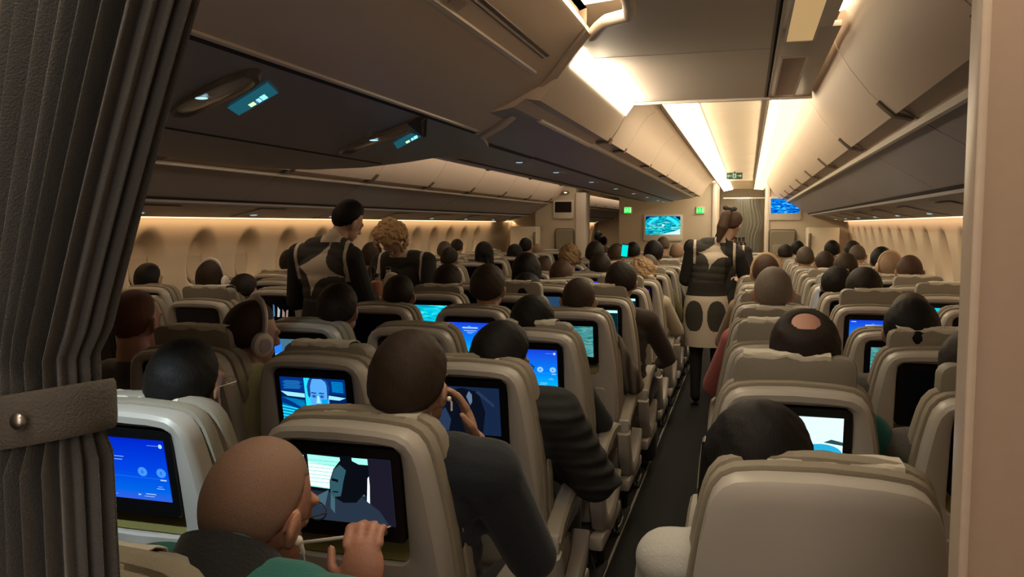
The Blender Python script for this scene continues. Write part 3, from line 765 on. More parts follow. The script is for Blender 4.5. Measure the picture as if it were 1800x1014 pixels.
# headrest and its cloth
def headrest_mesh():
    bm = bmesh.new(); HR = radial(rrect(-.158, .158, 1.02, 1.195, .035), (0, 1.11)); c = (0, 1.11)
    loft(bm, [R3(inset(HR, c, .02), .095), R3(inset(HR, c, .004), .099), R3(HR, .112), R3(HR, .15), R3(inset(HR, c, .005), .172), R3(inset(HR, c, .03), .182)])
    box(bm, -.075, .075, .091, .096, 1.095, 1.103, .001)
    return tomesh('headrest', shear(fixn(bm)), M_HEAD)
ME_HEAD = headrest_mesh()
def cloth_mesh(seed):
    rnd = random.Random(seed); bm = bmesh.new(); n = 16; sec = []
    a = rnd.uniform(-.03, .03); wl = rnd.uniform(.095, .115)
    prof = [(.0985, 1.187), (.0985, 1.193), (.104, 1.199), (.13, 1.2015), (.165, 1.200), (.184, 1.19), (.188, 1.15), (.188, 1.06)]
    rows = []
    for i in range(n+1):
        x = a-wl+2*wl*i/n; k = rnd.uniform(-.0015, .0025)
        rows.append([Vector((x, y, z+k+(.004*math.sin(i*.9+seed) if j < 2 else 0)-(.012*abs(i/n-.5) if j == 0 else 0))) for j, (y, z) in enumerate(prof)])
    A = [[bm.verts.new(p) for p in r] for r in rows]
    B = [[bm.verts.new(p+Vector((0, -.002 if j < 3 else (.002 if j > 4 else 0), .002 if 1 < j < 6 else 0))) for j, p in enumerate(r)] for r in rows]
    m = len(prof)
    for i in range(n):
        for j in range(m-1):
            bm.faces.new((A[i][j], A[i+1][j], A[i+1][j+1], A[i][j+1])); bm.faces.new((B[i][j], B[i][j+1], B[i+1][j+1], B[i+1][j]))
        bm.faces.new((A[i][0], B[i][0], B[i+1][0], A[i+1][0])); bm.faces.new((A[i][m-1], A[i+1][m-1], B[i+1][m-1], B[i][m-1]))
    for i in (0, n):
        for j in range(m-1): bm.faces.new((A[i][j], A[i][j+1], B[i][j+1], B[i][j]))
    return tomesh('headrest_cover', shear(fixn(bm)), M_CLOTH)
ME_CLOTHS = [cloth_mesh(s) for s in (1, 2, 3)]
# monitor
bm = bmesh.new(); MO = rrect(-.1385, .1385, .913, 1.130, .016)
loft(bm, [R3(MO, .031), R3(MO, .002), R3([(x*.985, 1.02+(z-1.02)*.985) for x, z in MO], -.002)]); fixn(bm)
ME_MON = tomesh('monitor', shear(bm), M_BLACK)
SX, SZ0, SZ1 = .1175, .953, 1.106
def sbase(bm, mi=0, mir=None):
    v = [bm.verts.new((x, -.0035, z)) for x, z in ((-SX, SZ0), (SX, SZ0), (SX, SZ1), (-SX, SZ1))]
    f = bm.faces.new(v); f.material_index = mi
def U(pts): return [(-SX+2*SX*u, SZ0+(SZ1-SZ0)*v) for u, v in pts]
def PP(bm, pts, mi, lay=1): poly(bm, U(pts), -.0035-.0006*lay, mi)
def DD(bm, u, v, ru, rv, mi, lay=1): disc(bm, -SX+2*SX*u, SZ0+(SZ1-SZ0)*v, ru*2*SX, rv*(SZ1-SZ0), -.0035-.0006*lay, mi)
def screen(name, mats, draw=None):
    bm = bmesh.new(); sbase(bm)
    if draw: draw(bm)
    return tomesh('screen_'+name, shear(bm), mats, smooth=False)
UI1 = emis_ramp('ui_deep_blue', [(0, (.03, .12, .75)), (.15, (.0, .13, .8)), (.5, (.0, .06, .78)), (1, (.0, .02, .62))], 1.0)
UI2 = emis_ramp('ui_blue_cyan', [(0, (.0, .5, 1)), (.4, (.0, .22, .95)), (1, (.01, .05, .75))], 1.0)
UIW = emis('ui_white', (.45, .7, 1), 1); UIC = emis('ui_circle', (.06, .30, 1), 1); UIM = emis('ui_mid', (.02, .18, .9), 1)
def ui_full(bm):
    text_into(bm, '晚餐', .0135, -SX+2*SX*.33, SZ0+(SZ1-SZ0)*.76, -.0045, 1)
    for (u0, u1, v, h) in ((.12,.35,.695,.008),(.37,.5,.69,.008),(.17,.27,.645,.008),(.36,.48,.64,.008),(.80,.93,.905,.004),(.9,.97,.345,.02),(.86,.91,.24,.006),(.84,.93,.205,.008),(.25,.32,.105,.012),(.2,.36,.06,.005),(.70,.82,.10,.012),(.68,.80,.062,.008)):
        PP(bm, [(u0, v), (u1, v), (u1, v+h), (u0, v+h)], 1)
    DD(bm, .955, .905, .022, .035, 1)
    for u in (.17, .31, .70, .92):
        DD(bm, u, .47, .055, .075, 2); 
    PP(bm, [(0,.375),(1,.365),(1,.372),(0,.382)], 3)
    DD(bm, .31, .47, .018, .025, 1, 2); DD(bm, .70, .47, .016, .03, 3, 2); DD(bm, .92, .47, .014, .03, 3, 2)
    PP(bm, [(.61,.1),(.65,.085),(.61,.07)], 1)
def ui_simple(bm):
    for (u0, u1, v, h) in ((.04,.14,.93,.025),(.33,.68,.80,.045),(.36,.65,.72,.018),(.42,.6,.67,.015),(.45,.55,.63,.012),(.46,.52,.87,.01)):
        PP(bm, [(u0, v), (u1, v), (u1, v+h), (u0, v+h)], 1)
def ui_side(bm):
    ui_full(bm)
BLN = [emis('m_navy', (.0, .03, .22), 1), emis('m_cyan', (.02, .75, 1), 1), emis('m_paleface', (.10, .42, .95), 1), emis('m_darkblue', (.0, .015, .10), 1), emis('m_pale', (.35, .85, 1), 1), emis('m_hair', (.01, .06, .30), 1), emis('m_midcyan', (.0, .38, .85), 1), emis('m_faceshade', (.03, .18, .55), 1)]
def news(bm):
    PP(bm, [(.0,.68),(1,.66),(1,0),(0,0)], 3); PP(bm, [(0,.55),(.36,.50),(.36,.0),(0,0)], 6)
    PP(bm, [(0,.42),(.22,.32),(.36,.18),(.36,.28),(.2,.42),(0,.56)], 0, 2)
    for k in range(5): PP(bm, [(.0,.05+.07*k),(.34,.02+.06*k),(.34,.045+.06*k),(.0,.085+.07*k)], 1, 3)
    for k in range(5): PP(bm, [(.70,.04+.06*k),(1,.05+.075*k),(1,.085+.075*k),(.70,.065+.06*k)], 1, 3)
    for k in range(9): PP(bm, [(.03+.035*(k % 3),.74+.022*k),(.3+.02*(k % 4),.745+.022*k),(.3,.755+.022*k),(.05,.75+.022*k)], 6 if k % 2 else 7, 2)
    for k in range(8): PP(bm, [(.80,.72+.03*k),(.97,.715+.03*k),(.97,.728+.03*k),(.80,.735+.03*k)], 6, 2)
    PP(bm, [(0,.68),(.1,.58),(.37,.56),(.37,.65)], 4, 3); PP(bm, [(.72,.64),(1,.60),(.9,.54),(.72,.55)], 4, 3)
    PP(bm, [(.38,0),(.47,0),(.47,1),(.38,1)], 1, 4)
    PP(bm, [(.14,0),(.2,.06),(.36,.12),(.45,.22),(.66,.22),(.76,.12),(.95,.05),(1,0)], 3, 5)
    PP(bm, [(.44,.22),(.44,.06),(.55,.0),(.66,.05),(.66,.22)], 4, 6)
    F = [(.46,.55),(.455,.75),(.47,.92),(.52,.99),(.66,.99),(.72,.93),(.745,.75),(.735,.5),(.72,.38),(.69,.24),(.63,.13),(.56,.13),(.49,.22),(.47,.36)]
    PP(bm, F, 2, 7)
    PP(bm, [(.43,.62),(.425,.82),(.46,.97),(.52,1),(.50,.93),(.475,.82),(.47,.62),(.45,.56)], 5, 8); PP(bm, [(.72,.50),(.745,.6),(.77,.8),(.75,.95),(.70,1),(.73,.85),(.725,.66)], 5, 8)
    PP(bm, [(.72,.42),(.75,.46),(.75,.56),(.73,.58)], 2, 8)
    for u in (.525, .645): DD(bm, u, .61, .035, .035, 7, 9); DD(bm, u, .605, .016, .022, 5, 10); PP(bm, [(u-.045,.67),(u+.04,.665),(u+.04,.69),(u-.03,.70)], 5, 10)
    PP(bm, [(.575,.62),(.60,.62),(.62,.46),(.55,.45)], 4, 9); PP(bm, [(.55,.44),(.62,.445),(.61,.42),(.56,.42)], 7, 10)
    PP(bm, [(.52,.33),(.58,.345),(.65,.32),(.58,.30)], 5, 10); PP(bm, [(.63,.55),(.73,.55),(.70,.28),(.62,.16),(.64,.35)], 6, 8)
BLD = [emis('k_base', (.016, .018, .035), 1), emis('k_window', (.35, 1, .78), 1.15), emis('k_slat', (.02, .25, .25), 1), emis('k_black', (.003, .004, .007), 1), emis('k_face', (.03, .10, .13), 1), emis('k_suit', (.02, .035, .06), 1), emis('k_shirt', (.06, .13, .17), 1), emis('k_windowlow', (.75, 1, .95), 1.2), emis('k_right', (.012, .010, .022), 1)]
def blinds(bm):
    PP(bm, [(.02,.45),(.78,.42),(.78,1),(.02,1)], 3)
    PP(bm, [(.17,.50),(.50,.48),(.50,.98),(.17,.99)], 1, 2); PP(bm, [(.17,.52),(.44,.50),(.46,.82),(.17,.88)], 7, 3)
    for k in range(9): PP(bm, [(.03,.53+.052*k),(.13,.525+.052*k),(.13,.555+.052*k),(.03,.56+.052*k)], 1, 2)
    for k in range(7): PP(bm, [(.17,.58+.055*k),(.48,.575+.055*k),(.48,.58+.055*k),(.17,.585+.055*k)], 2, 4)
    PP(bm, [(.62,.9),(.78,.9),(.78,.99),(.62,.99)], 1, 2); PP(bm, [(.73,.3),(.76,.3),(.785,.75),(.76,.7)], 7, 2); PP(bm, [(.62,.42),(.72,.42),(.72,.45),(.63,.45)], 6, 3)
    PP(bm, [(.78,0),(1,0),(1,1),(.78,1)], 8, 5)
    PP(bm, [(.0,.0),(.1,.32),(.38,.46),(.68,.42),(.86,.22),(.95,0)], 5, 6)
    PP(bm, [(.38,.46),(.42,.42),(.40,.12),(.36,.2)], 6, 7); PP(bm, [(.36,.48),(.30,.2),(.18,.32)], 6, 7)
    F = [(.37,.45),(.38,.62),(.43,.80),(.50,.93),(.60,.97),(.70,.90),(.755,.76),(.75,.60),(.71,.45),(.63,.32),(.50,.30),(.40,.38)]
    PP(bm, F, 3, 7)
    PP(bm, [(.38,.45),(.385,.62),(.44,.80),(.50,.88),(.56,.8),(.52,.62),(.50,.50),(.48,.40),(.42,.38)], 4, 8)
    PP(bm, [(.40,.63),(.47,.61),(.47,.65),(.41,.67)], 3, 9); PP(bm, [(.40,.45),(.46,.45),(.46,.47),(.41,.47)], 3, 9)
DRK = [emis('d_base', (.008, .02, .06), 1), emis('d_blue', (.02, .22, .7), 1), emis('d_black', (.003, .005, .012), 1), emis('d_grey', (.02, .04, .09), 1), emis('d_pale', (.12, .18, .3), 1)]
def darkscene(bm):
    PP(bm, [(0,.68),(.28,.74),(.28,1),(0,1)], 1); 
    for k in range(6): PP(bm, [(.02+.045*k,.68),(.03+.045*k,.68),(.045+.045*k,1),(.03+.045*k,1)], 0, 2)
    PP(bm, [(.28,0),(.22,.5),(.3,.9),(.5,.98),(.72,.9),(.8,.5),(.75,0)], 2, 2); PP(bm, [(.15,.1),(.14,.35),(.25,.55),(.32,.3),(.28,.05)], 3, 3)
    PP(bm, [(.55,.8),(.59,.92),(.63,.85),(.63,.7),(.60,.62)], 4, 3); PP(bm, [(.60,.3),(.63,.3),(.63,.4),(.60,.4)], 4, 3); PP(bm, [(.68,.9),(.92,.6),(.93,.66),(.72,.93)], 3, 3)
OFC = [emis('o_wall', (.06, .17, .25), 1), emis('o_blue', (.02, .22, .9), 1), emis('o_dark', (.01, .03, .06), 1), emis('o_skin', (.75, .42, .38), 1), emis('o_pale', (.1, .5, .9), 1)]
def office(bm):
    PP(bm, [(0,0),(.16,0),(.16,.95),(0,.95)], 1); PP(bm, [(0,.5),(.12,.55),(.12,.6),(0,.55)], 4, 2)
    for u in (.44, .66, .86): PP(bm, [(u,.52),(u+.07,.52),(u+.07,.74),(u,.74)], 2)
    DD(bm, .27, .62, .06, .16, 2, 2); DD(bm, .28, .54, .05, .14, 3, 3); PP(bm, [(.12,0),(.2,.4),(.36,.4),(.44,0)], 2, 2)
ISL = [emis('i_sky', (.75, .95, 1), 1.1), emis('i_rock', (.02, .08, .08), 1), emis('i_sea', (.02, .45, .75), 1), emis('i_brown', (.12, .11, .10), 1), emis('i_shadow', (.25, .36, .5), 1), emis('i_low', (.05, .06, .12), 1)]
def island(bm):
    PP(bm, [(0,0),(1,0),(1,.18),(0,.18)], 5); DD(bm, .78, .36, .22, .17, 2); DD(bm, .80, .30, .2, .12, 3, 2)
    PP(bm, [(.1,.42),(.5,.46),(.62,.52),(.5,.55),(.2,.5)], 1, 3); PP(bm, [(.8,.56),(1,.52),(1,.58),(.88,.62)], 1, 3); PP(bm, [(.43,.62),(.46,.62),(.50,.74),(.42,.76),(.40,.70)], 1, 3)
    PP(bm, [(.05,.2),(.6,.2),(.4,.28),(.05,.28)], 0, 3)
SURF = emis_ramp('sea_texture', [(.35, (.02, .14, .15)), (.5, (.06, .30, .30)), (.62, (.14, .42, .40)), (.72, (.04, .25, .27))], 1.0, 'noise', 7, 1.5)
CY = emis_ramp('cyan_sea', [(.3, (.0, .30, .45)), (.5, (.0, .60, .80)), (.6, (.05, .85, .9)), (.75, (.3, 1, 1))], 1.0, 'noise', 4, 1.0)
def cyanmark(bm):
    PP(bm, [(.6,.1),(.68,.45),(.72,.45),(.66,.08)], 1); DD(bm, .7, .3, .06, .1, 1)
MAPC = [emis_ramp('map_white', [(.3, (.1, .8, .8)), (.5, (.5, 1, .95)), (.7, (.8, 1, 1))], 1.0, 'noise', 4, 1.0), emis('mk', (.0, .02, .03), 1), emis('mw', (.6, .9, .95), 1)]
def mapdark(bm):
    PP(bm, [(.45,.0),(1,.0),(1,.9),(.55,.9),(.5,.6)], 1); DD(bm, .68, .6, .16, .2, 1, 2); arc = [(.8,.35),(.86,.45),(.9,.4),(.84,.3)]; PP(bm, arc, 2, 3); PP(bm, [(.3,.1),(.6,.06),(.6,.12),(.3,.16)], 2, 3)
BIRD = [emis('b_cyan', (.0, .62, .85), 1), emis('b_dark', (.0, .06, .12), 1)]
def bird(bm):
    PP(bm, [(.36,.25),(.42,.5),(.5,.6),(.62,.62),(.58,.52),(.5,.46),(.5,.25),(.45,.12)], 1); PP(bm, [(.8,.62),(.95,.7),(.92,.56)], 1)
REFL = [M_OFF, emis('r_a', (.05, .2, .35), 1), emis('r_b', (.30, .22, .17), 1), emis('r_c', (.45, .5, .5), 1)]  # reflections on a switched-off screen, painted as glowing patches
def reflect(bm):
    PP(bm, [(.42,.3),(.48,.32),(.50,.8),(.46,.85)], 1); PP(bm, [(.55,.3),(.6,.75),(.66,.6),(.62,.3)], 3); PP(bm, [(.70,.3),(.74,.65),(.8,.5),(.78,.3)], 2); PP(bm, [(.82,.3),(.86,.6),(.92,.62),(.88,.3)], 2)
SC = {
 'off': screen('off', [M_OFF]), 'ui1': screen('ui1', [UI1, UIW, UIC, UIM], ui_full), 'ui2': screen('ui2', [UI2, UIW, emis('ui_circle2', (.25, .6, 1), 1), UIC], ui_side),
 'ui3': screen('ui3', [UI2, UIW], ui_simple), 'news': screen('news', BLN, news), 'blinds': screen('blinds', BLD, blinds), 'dark': screen('dark', DRK, darkscene),
 'office': screen('office', OFC, office), 'island': screen('island', ISL, island), 'sea': screen('sea', [SURF]), 'cyan': screen('cyan', [CY, BLN[3]], cyanmark),
 'map': screen('map', MAPC, mapdark), 'bird': screen('bird', BIRD, bird), 'refl': screen('refl', REFL, reflect),
 'violet': screen('violet', [emis('vio', (.06, .03, .75), 1)]), 'blue': screen('blue', [emis('plainblue', (.03, .06, .9), 1)]),
 'dull': screen('dull', [emis('dullblue', (.02, .06, .13), 1), UIW], lambda bm: DD(bm, .5, .7, .015, .02, 1)), 'white': screen('white', [emis('brightwhite', (.75, .95, 1), 1.5)]),
 'paleplane': screen('paleplane', [emis('pp', (.6, .95, .95), 1.1), emis('ppd', (.02, .25, .25), 1)], lambda bm: (PP(bm, [(.3,.3),(.38,.75),(.42,.4),(.6,.35),(.42,.3)], 1))),
}
# tray table, literature pocket, latch
bm = bmesh.new(); TT = rrect(-.175, .175, .52, .80, .02)
loft(bm, [R3(TT, .0), R3(TT, -.016), R3([(x*.975, .66+(z-.66)*.975) for x, z in TT], -.020)]); box(bm, -.022, .022, -.026, -.016, .812, .832, .004)
fixn(bm); ME_TRAY = tomesh('tray_table', shear(bm), M_SHELL)
bm = bmesh.new(); box(bm, -.034, .034, -.022, -.012, .828, .838, .002, 0); fixn(bm); ME_HOOK = tomesh('coat_hook', shear(bm), M_METAL)
bm = bmesh.new(); extr(bm, [(.012, .866), (.028, .905), (.030, .908), (.032, .905), (.018, .862)], -.139, .139, axis='x')
fixn(bm); ME_POCK = tomesh('literature_pocket', shear(bm), M_POCKET)
# seat pan, base frame, legs
bm = bmesh.new(); box(bm, -.235, .235, .20, .66, .34, .46, .03); fixn(bm); ME_PAN = tomesh('seat_cushion', bm, M_CUSH)
bm = bmesh.new(); box(bm, -.245, .245, .16, .62, .29, .34, .01); tube(bm, [(-.2, .25, .29), (-.2, .22, .02)], .018); tube(bm, [(.2, .25, .29), (.2, .22, .02)], .018); tube(bm, [(-.2, .55, .29), (-.2, .60, .02)], .018); tube(bm, [(.2, .55, .29), (.2, .60, .02)], .018)
box(bm, -.23, .23, .20, .62, .0, .02); fixn(bm); ME_BASE = tomesh('base_frame', bm, M_DARK)
# armrests: simple pad and aisle end with looped side panel
bm = bmesh.new(); box(bm, -.024, .024, .12, .56, .615, .655, .012); box(bm, -.014, .014, .14, .26, .40, .62, .01); fixn(bm); ME_ARM = tomesh('armrest', bm, M_CUSH)
def sweep_x(bm, pts, hw, hh):
    prev = None; n = len(pts); rings = []
    for i, (y, z) in enumerate(pts):
        a = pts[max(0, i-1)]; b = pts[min(n-1, i+1)]; t = Vector((0, b[0]-a[0], b[1]-a[1])).normalized(); nn = Vector((0, -t.z, t.y))
        h = hh[i] if isinstance(hh, list) else hh
        p = Vector((0, y, z)); c = .3
        rings.append([p+Vector((sx*hw*k, 0, 0))+nn*(s*h*q) for sx, s, k, q in ((-1,-1,.7,1),(1,-1,.7,1),(1,-1,1,.6),(1,1,1,.6),(1,1,.7,1),(-1,1,.7,1),(-1,1,1,.6),(-1,-1,1,.6))])
    loft(bm, rings)
bm = bmesh.new()
sweep_x(bm, [(.10,.600),(.16,.640),(.26,.672),(.38,.690),(.50,.690),(.58,.672)], .030, [.024,.026,.026,.026,.024,.018]); fixn(bm); ME_ARMA = tomesh('armrest', bm, mat('armrest_grey', (.30, .27, .22), .5))
bm = bmesh.new(); box(bm, -.026, .026, .085, .115, .575, .635, .008); fixn(bm); ME_CAP = tomesh('end_cap', bm, M_SHELL)
bm = bmesh.new()
sweep_x(bm, [(.09,.575),(.12,.48),(.18,.38),(.28,.325),(.42,.33),(.53,.39),(.585,.47)], .032, [.030,.040,.045,.04,.04,.036,.026]); fixn(bm)
box(bm, -.030, .030, .10, .60, .27, .33, .012)
ME_SIDE = tomesh('side_panel', bm, M_SHELL)
bm = bmesh.new(); tube(bm, [(-.06, .20, .28), (-.06, .17, .10), (-.06, .19, .03), (-.045, .30, .025), (-.04, .36, .05), (-.05, .33, .12), (-.06, .28, .20)], .007, 8); fixn(bm)
ME_LOOP = tomesh('baggage_bar', bm, M_METAL)

blockname = {'L3': 'left block window seat', 'L2': 'left block middle seat', 'L1': 'left block aisle seat', 'A': 'centre block left aisle seat', 'B': 'centre block middle seat', 'C': 'centre block right aisle seat', 'R': 'right block aisle seat', 'S': 'right block middle seat', 'T': 'right block window seat'}
COLX = {'L3': -3.98, 'L2': -3.47, 'L1': -2.96, 'A': -1.86, 'B': -1.345, 'C': -.83, 'R': .13, 'S': .64, 'T': 1.15}
def rowY(c, k): return (1.43 if c in 'RST' else 1.56)+.79*k
ROWN = ['first','second','third','fourth','fifth','sixth','seventh','eighth','ninth','tenth','eleventh','twelfth','thirteenth','fourteenth','fifteenth','sixteenth']
SCR = {('B',0):'ui1',('C',0):'blinds',('A',0):'dark',('B',1):'news',('C',1):'dark',('A',1):'dark',('A',2):'office',('B',2):'violet',('C',2):'ui2',('B',3):'ui3',('C',3):'sea',('A',4):'cyan',('C',4):'map',
 ('L1',4):'refl',('B',5):'dull',('B',6):'blue',('A',6):'paleplane',('A',7):'white',('A',9):'blue',('C',5):'map',('C',6):'violet',('B',7):'blue',('B',9):'blue',
 ('R',0):'off',('R',1):'island',('R',2):'off',('S',4):'ui3',('S',3):'sea',('T',5):'bird',('T',7):'cyan',('S',5):'dull',('S',7):'white',('S',1):'dull',('A',5):'off',('A',10):'blue',('L2',9):'cyan',('L1',8):'off'}
RAISED = {('A',1):.05,('L1',3):.055,('B',4):.06,('R',1):.055,('R',2):.06,('R',4):.04,('R',3):.03,('S',4):.065,('S',6):.05,('T',6):.05,('T',5):.055,('A',4):.03,('C',5):.06,('C',4):.05,('S',2):.045,('S',1):.05,('S',7):.05,('C',7):.04,('L2',6):.05,('B',8):.04,('C',9):.04,('R',6):.03,('T',8):.03}
seat_groups = {'L': 'economy seats of the left block', 'A': 'economy seats of the centre block', 'B': 'economy seats of the centre block', 'C': 'economy seats of the centre block', 'R': 'economy seats of the right block', 'S': 'economy seats of the right block', 'T': 'economy seats of the right block'}
SCRWORD = {'ui1': 'deep blue menu screen lit', 'ui2': 'blue menu screen lit', 'ui3': 'blue cyan screen lit', 'news': 'film screen of a blue face lit', 'blinds': 'film of a man by blinds showing', 'dark': 'dark film showing', 'office': 'office scene showing', 'island': 'white island picture showing', 'sea': 'teal sea picture showing', 'cyan': 'cyan screen lit', 'map': 'cyan and black screen lit', 'bird': 'cyan bird picture showing', 'refl': 'dark screen with painted reflections', 'violet': 'violet screen lit', 'blue': 'plain blue screen lit', 'dull': 'dull blue screen', 'white': 'white glowing screen', 'paleplane': 'pale plane picture showing', 'off': 'dark screen'}
def seat(c, k):
    X = COLX[c]; Y = rowY(c, k)
    o = bpy.data.objects.new('airline_seat', None); COL.objects.link(o); X += -.05 if (c, k) == ('B', 0) else 0; o.location = (X, Y, 0); o.empty_display_size = .1
    if k < 0: o.location = (X-.05, Y+.015, 0); o.scale = (1, 1, .972)
    if (c, k) == ('S', 3): o.scale = (1, 1, .972)
    plain = (c == 'R' and k == 0)
    if k < 0: lab = 'off-white airline seat in the lower left corner, between curtain and man in teal'
    elif plain: lab = 'off-white airline seat at lower right with a plain back without screen'
    else: lab = '%s, %s row, %s' % (blockname[c], ROWN[k], SCRWORD[SCR.get((c, k), 'off')])
    tag(o, lab, 'seat', seat_groups[c[0]])
    link('shell', ME_PLAIN if plain else ME_SHELL, o)
    link('backrest_cushion', ME_CUSH, o)
    up = RAISED.get((c, k), -.020 if (k*7+len(c)*3+ord(c[0])) % 4 else .01)
    h = link('headrest', ME_HEAD, o, (0, -up*REC, up))
    link('headrest_cover', ME_CLOTHS[(k*5+ord(c[0])) % 3], h)
    if not plain:
        m = link('monitor', ME_MON, o); link('screen', SC[SCR.get((c, k), 'off')], m)
        link('literature_pocket', ME_POCK, o)
        if k < 6: link('tray_table', ME_TRAY, o); link('coat_hook', ME_HOOK, o)
    link('seat_cushion', ME_PAN, o); link('base_frame', ME_BASE, o)
    if c in ('C', 'L1'):
        a = link('armrest', ME_ARMA, o, (.262, 0, 0)); link('end_cap', ME_CAP, a); link('side_panel', ME_SIDE, o, (.262, 0, 0)); link('baggage_bar', ME_LOOP, o, (.262, 0, 0))
    elif c in ('R',):
        link('armrest', ME_ARM, o, (.2575, 0, 0))
        a = link('armrest', ME_ARMA, o, (-.262, 0, 0)); link('end_cap', ME_CAP, a); link('side_panel', ME_SIDE, o, (-.262, 0, 0))
    else: link('armrest', ME_ARM, o, (.2575, 0, 0))
    return o
vis = {'L3': (3, 14), 'L2': (3, 14), 'L1': (2, 14), 'A': (0, 14), 'B': (0, 14), 'C': (-1, 14), 'R': (0, 14), 'S': (1, 14), 'T': (4, 14)}
for c, (a, b) in vis.items():
    for k in range(a, b+1): seat(c, k)
# seats of the cabin beyond the left bulkhead
for i, (x, y) in enumerate([(-3.25, 16.3), (-2.75, 16.3), (-3.6, 17.3), (-3.1, 17.3)]):
    o = bpy.data.objects.new('airline_seat', None); COL.objects.link(o); o.location = (x, y, 0)
    tag(o, 'pale seat back glimpsed through the left aisle opening, %s' % ['near left one', 'near right one', 'far left one', 'far right one'][i], 'seat', 'seats beyond the bulkheads')
    link('shell', ME_PLAIN, o); link('backrest_cushion', ME_CUSH, o); link('headrest', ME_HEAD, o); link('seat_cushion', ME_PAN, o); link('base_frame', ME_BASE, o)
# ---------------- people ----------------
SK = {'tan': (.36, .20, .13), 'pink': (.46, .24, .18), 'fair': (.48, .30, .22)}
HC = {'black': (.006, .005, .0045), 'dkbrown': (.016, .011, .008), 'brown': (.032, .020, .013), 'chestnut': (.055, .030, .020), 'greybrown': (.085, .066, .050), 'grey': (.17, .14, .115), 'sand': (.25, .17, .115), 'blond': (.30, .20, .11), 'rust': (.12, .05, .03), 'curl': (.42, .27, .14)}
SHC = {'grey': (.09, .085, .08), 'black': (.008, .008, .009), 'charcoal': (.018, .019, .022), 'navy': (.010, .014, .020), 'brown': (.035, .022, .016), 'olive': (.14, .13, .05), 'cream': (.40, .34, .26), 'beige': (.25, .18, .12), 'white': (.45, .45, .42), 'pinkish': (.40, .11, .11), 'lime': (.42, .40, .22), 'teal': (.012, .13, .115)}
def skin(k): return mat('skin_'+k, SK[k], .5, bump=.1, scale=90, var=.08)
def hairm(k):
    m = mat('hair_'+k, HC[k], .6, bump=.45, scale=1, var=.5); m.node_tree.nodes['Principled BSDF'].inputs['Specular IOR Level'].default_value = .2
    if 'fib' not in m:
        m['fib'] = 1; nt = m.node_tree; n = [q for q in nt.nodes if q.type == 'TEX_NOISE'][0]; tc = [q for q in nt.nodes if q.type == 'TEX_COORD'][0]
        mp = nt.nodes.new('ShaderNodeMapping'); mp.inputs['Scale'].default_value = (330, 330, 38); n.inputs['Distortion'].default_value = .6; n.inputs['Detail'].default_value = 3
        nt.links.new(tc.outputs['Object'], mp.inputs[0]); nt.links.new(mp.outputs[0], n.inputs['Vector'])
    return m
def cloth(k):
    if k == 'stripes':
        return stripes('shirt_stripes', (.06, .055, .05), (.25, .23, .2), 'Z', 70)
    if k == 'plaid': return stripes('shirt_plaid', (.04, .035, .03), (.20, .17, .13), 'X', 45)
    return mat('cloth_'+k, SHC[k], .9, bump=.35, scale=180, var=.1, sheen=.1)
def stripes(name, c1, c2, ax, sc_):
    if name in MATS: return MATS[name]
    m = mat(name, c1, .9); nt = m.node_tree; b = nt.nodes['Principled BSDF']
    wv = nt.nodes.new('ShaderNodeTexWave'); wv.bands_direction = ax; wv.inputs['Scale'].default_value = sc_/6; wv.inputs['Distortion'].default_value = 1
    tc = nt.nodes.new('ShaderNodeTexCoord'); mx = nt.nodes.new('ShaderNodeMix'); mx.data_type = 'RGBA'
    mx.inputs[6].default_value = (*c1, 1); mx.inputs[7].default_value = (*c2, 1)
    nt.links.new(tc.outputs['Object'], wv.inputs['Vector']); nt.links.new(wv.outputs['Fac'], mx.inputs[0]); nt.links.new(mx.outputs[2], b.inputs['Base Color'])
    return m
HX, HY, HZ = .077, .092, .101
def head_prims(bm, M):
    """head in local frame, +Y is the face; M places it"""
    t = bmesh.new()
    ell(t, (0, -.004, .012), (HX, HY, HZ), seg=28)
    ell(t, (0, .030, -.055), (.060, .066, .060), seg=20)      # cheeks and jaw
    ell(t, (0, .060, -.088), (.030, .030, .026))              # chin
    ell(t, (0, .080, .022), (.056, .020, .016))               # brow
    caps(t, (0, .088, .012), (0, .112, -.022), .009, .013)    # nose
    ell(t, (0, .104, -.026), (.018, .012, .010))
    ell(t, (0, .092, -.054), (.024, .010, .006)); ell(t, (0, .090, -.064), (.021, .010, .006))
    for s in (-1, 1):
        ell(t, (s*.030, .080, -.002), (.015, .012, .011))     # eyes
        ell(t, (s*.085, -.004, -.012), (.010, .018, .031), Euler((R(-10), 0, s*R(22))))
        ell(t, (s*.094, -.016, -.004), (.008, .012, .024), Euler((R(-12), 0, s*R(30))))
        ell(t, (s*.076, .004, -.036), (.008, .010, .012))
    bmesh.ops.transform(t, matrix=M, verts=t.verts[:]); me = bpy.data.meshes.new('t'); t.to_mesh(me); t.free(); bm.from_mesh(me); bpy.data.meshes.remove(me)
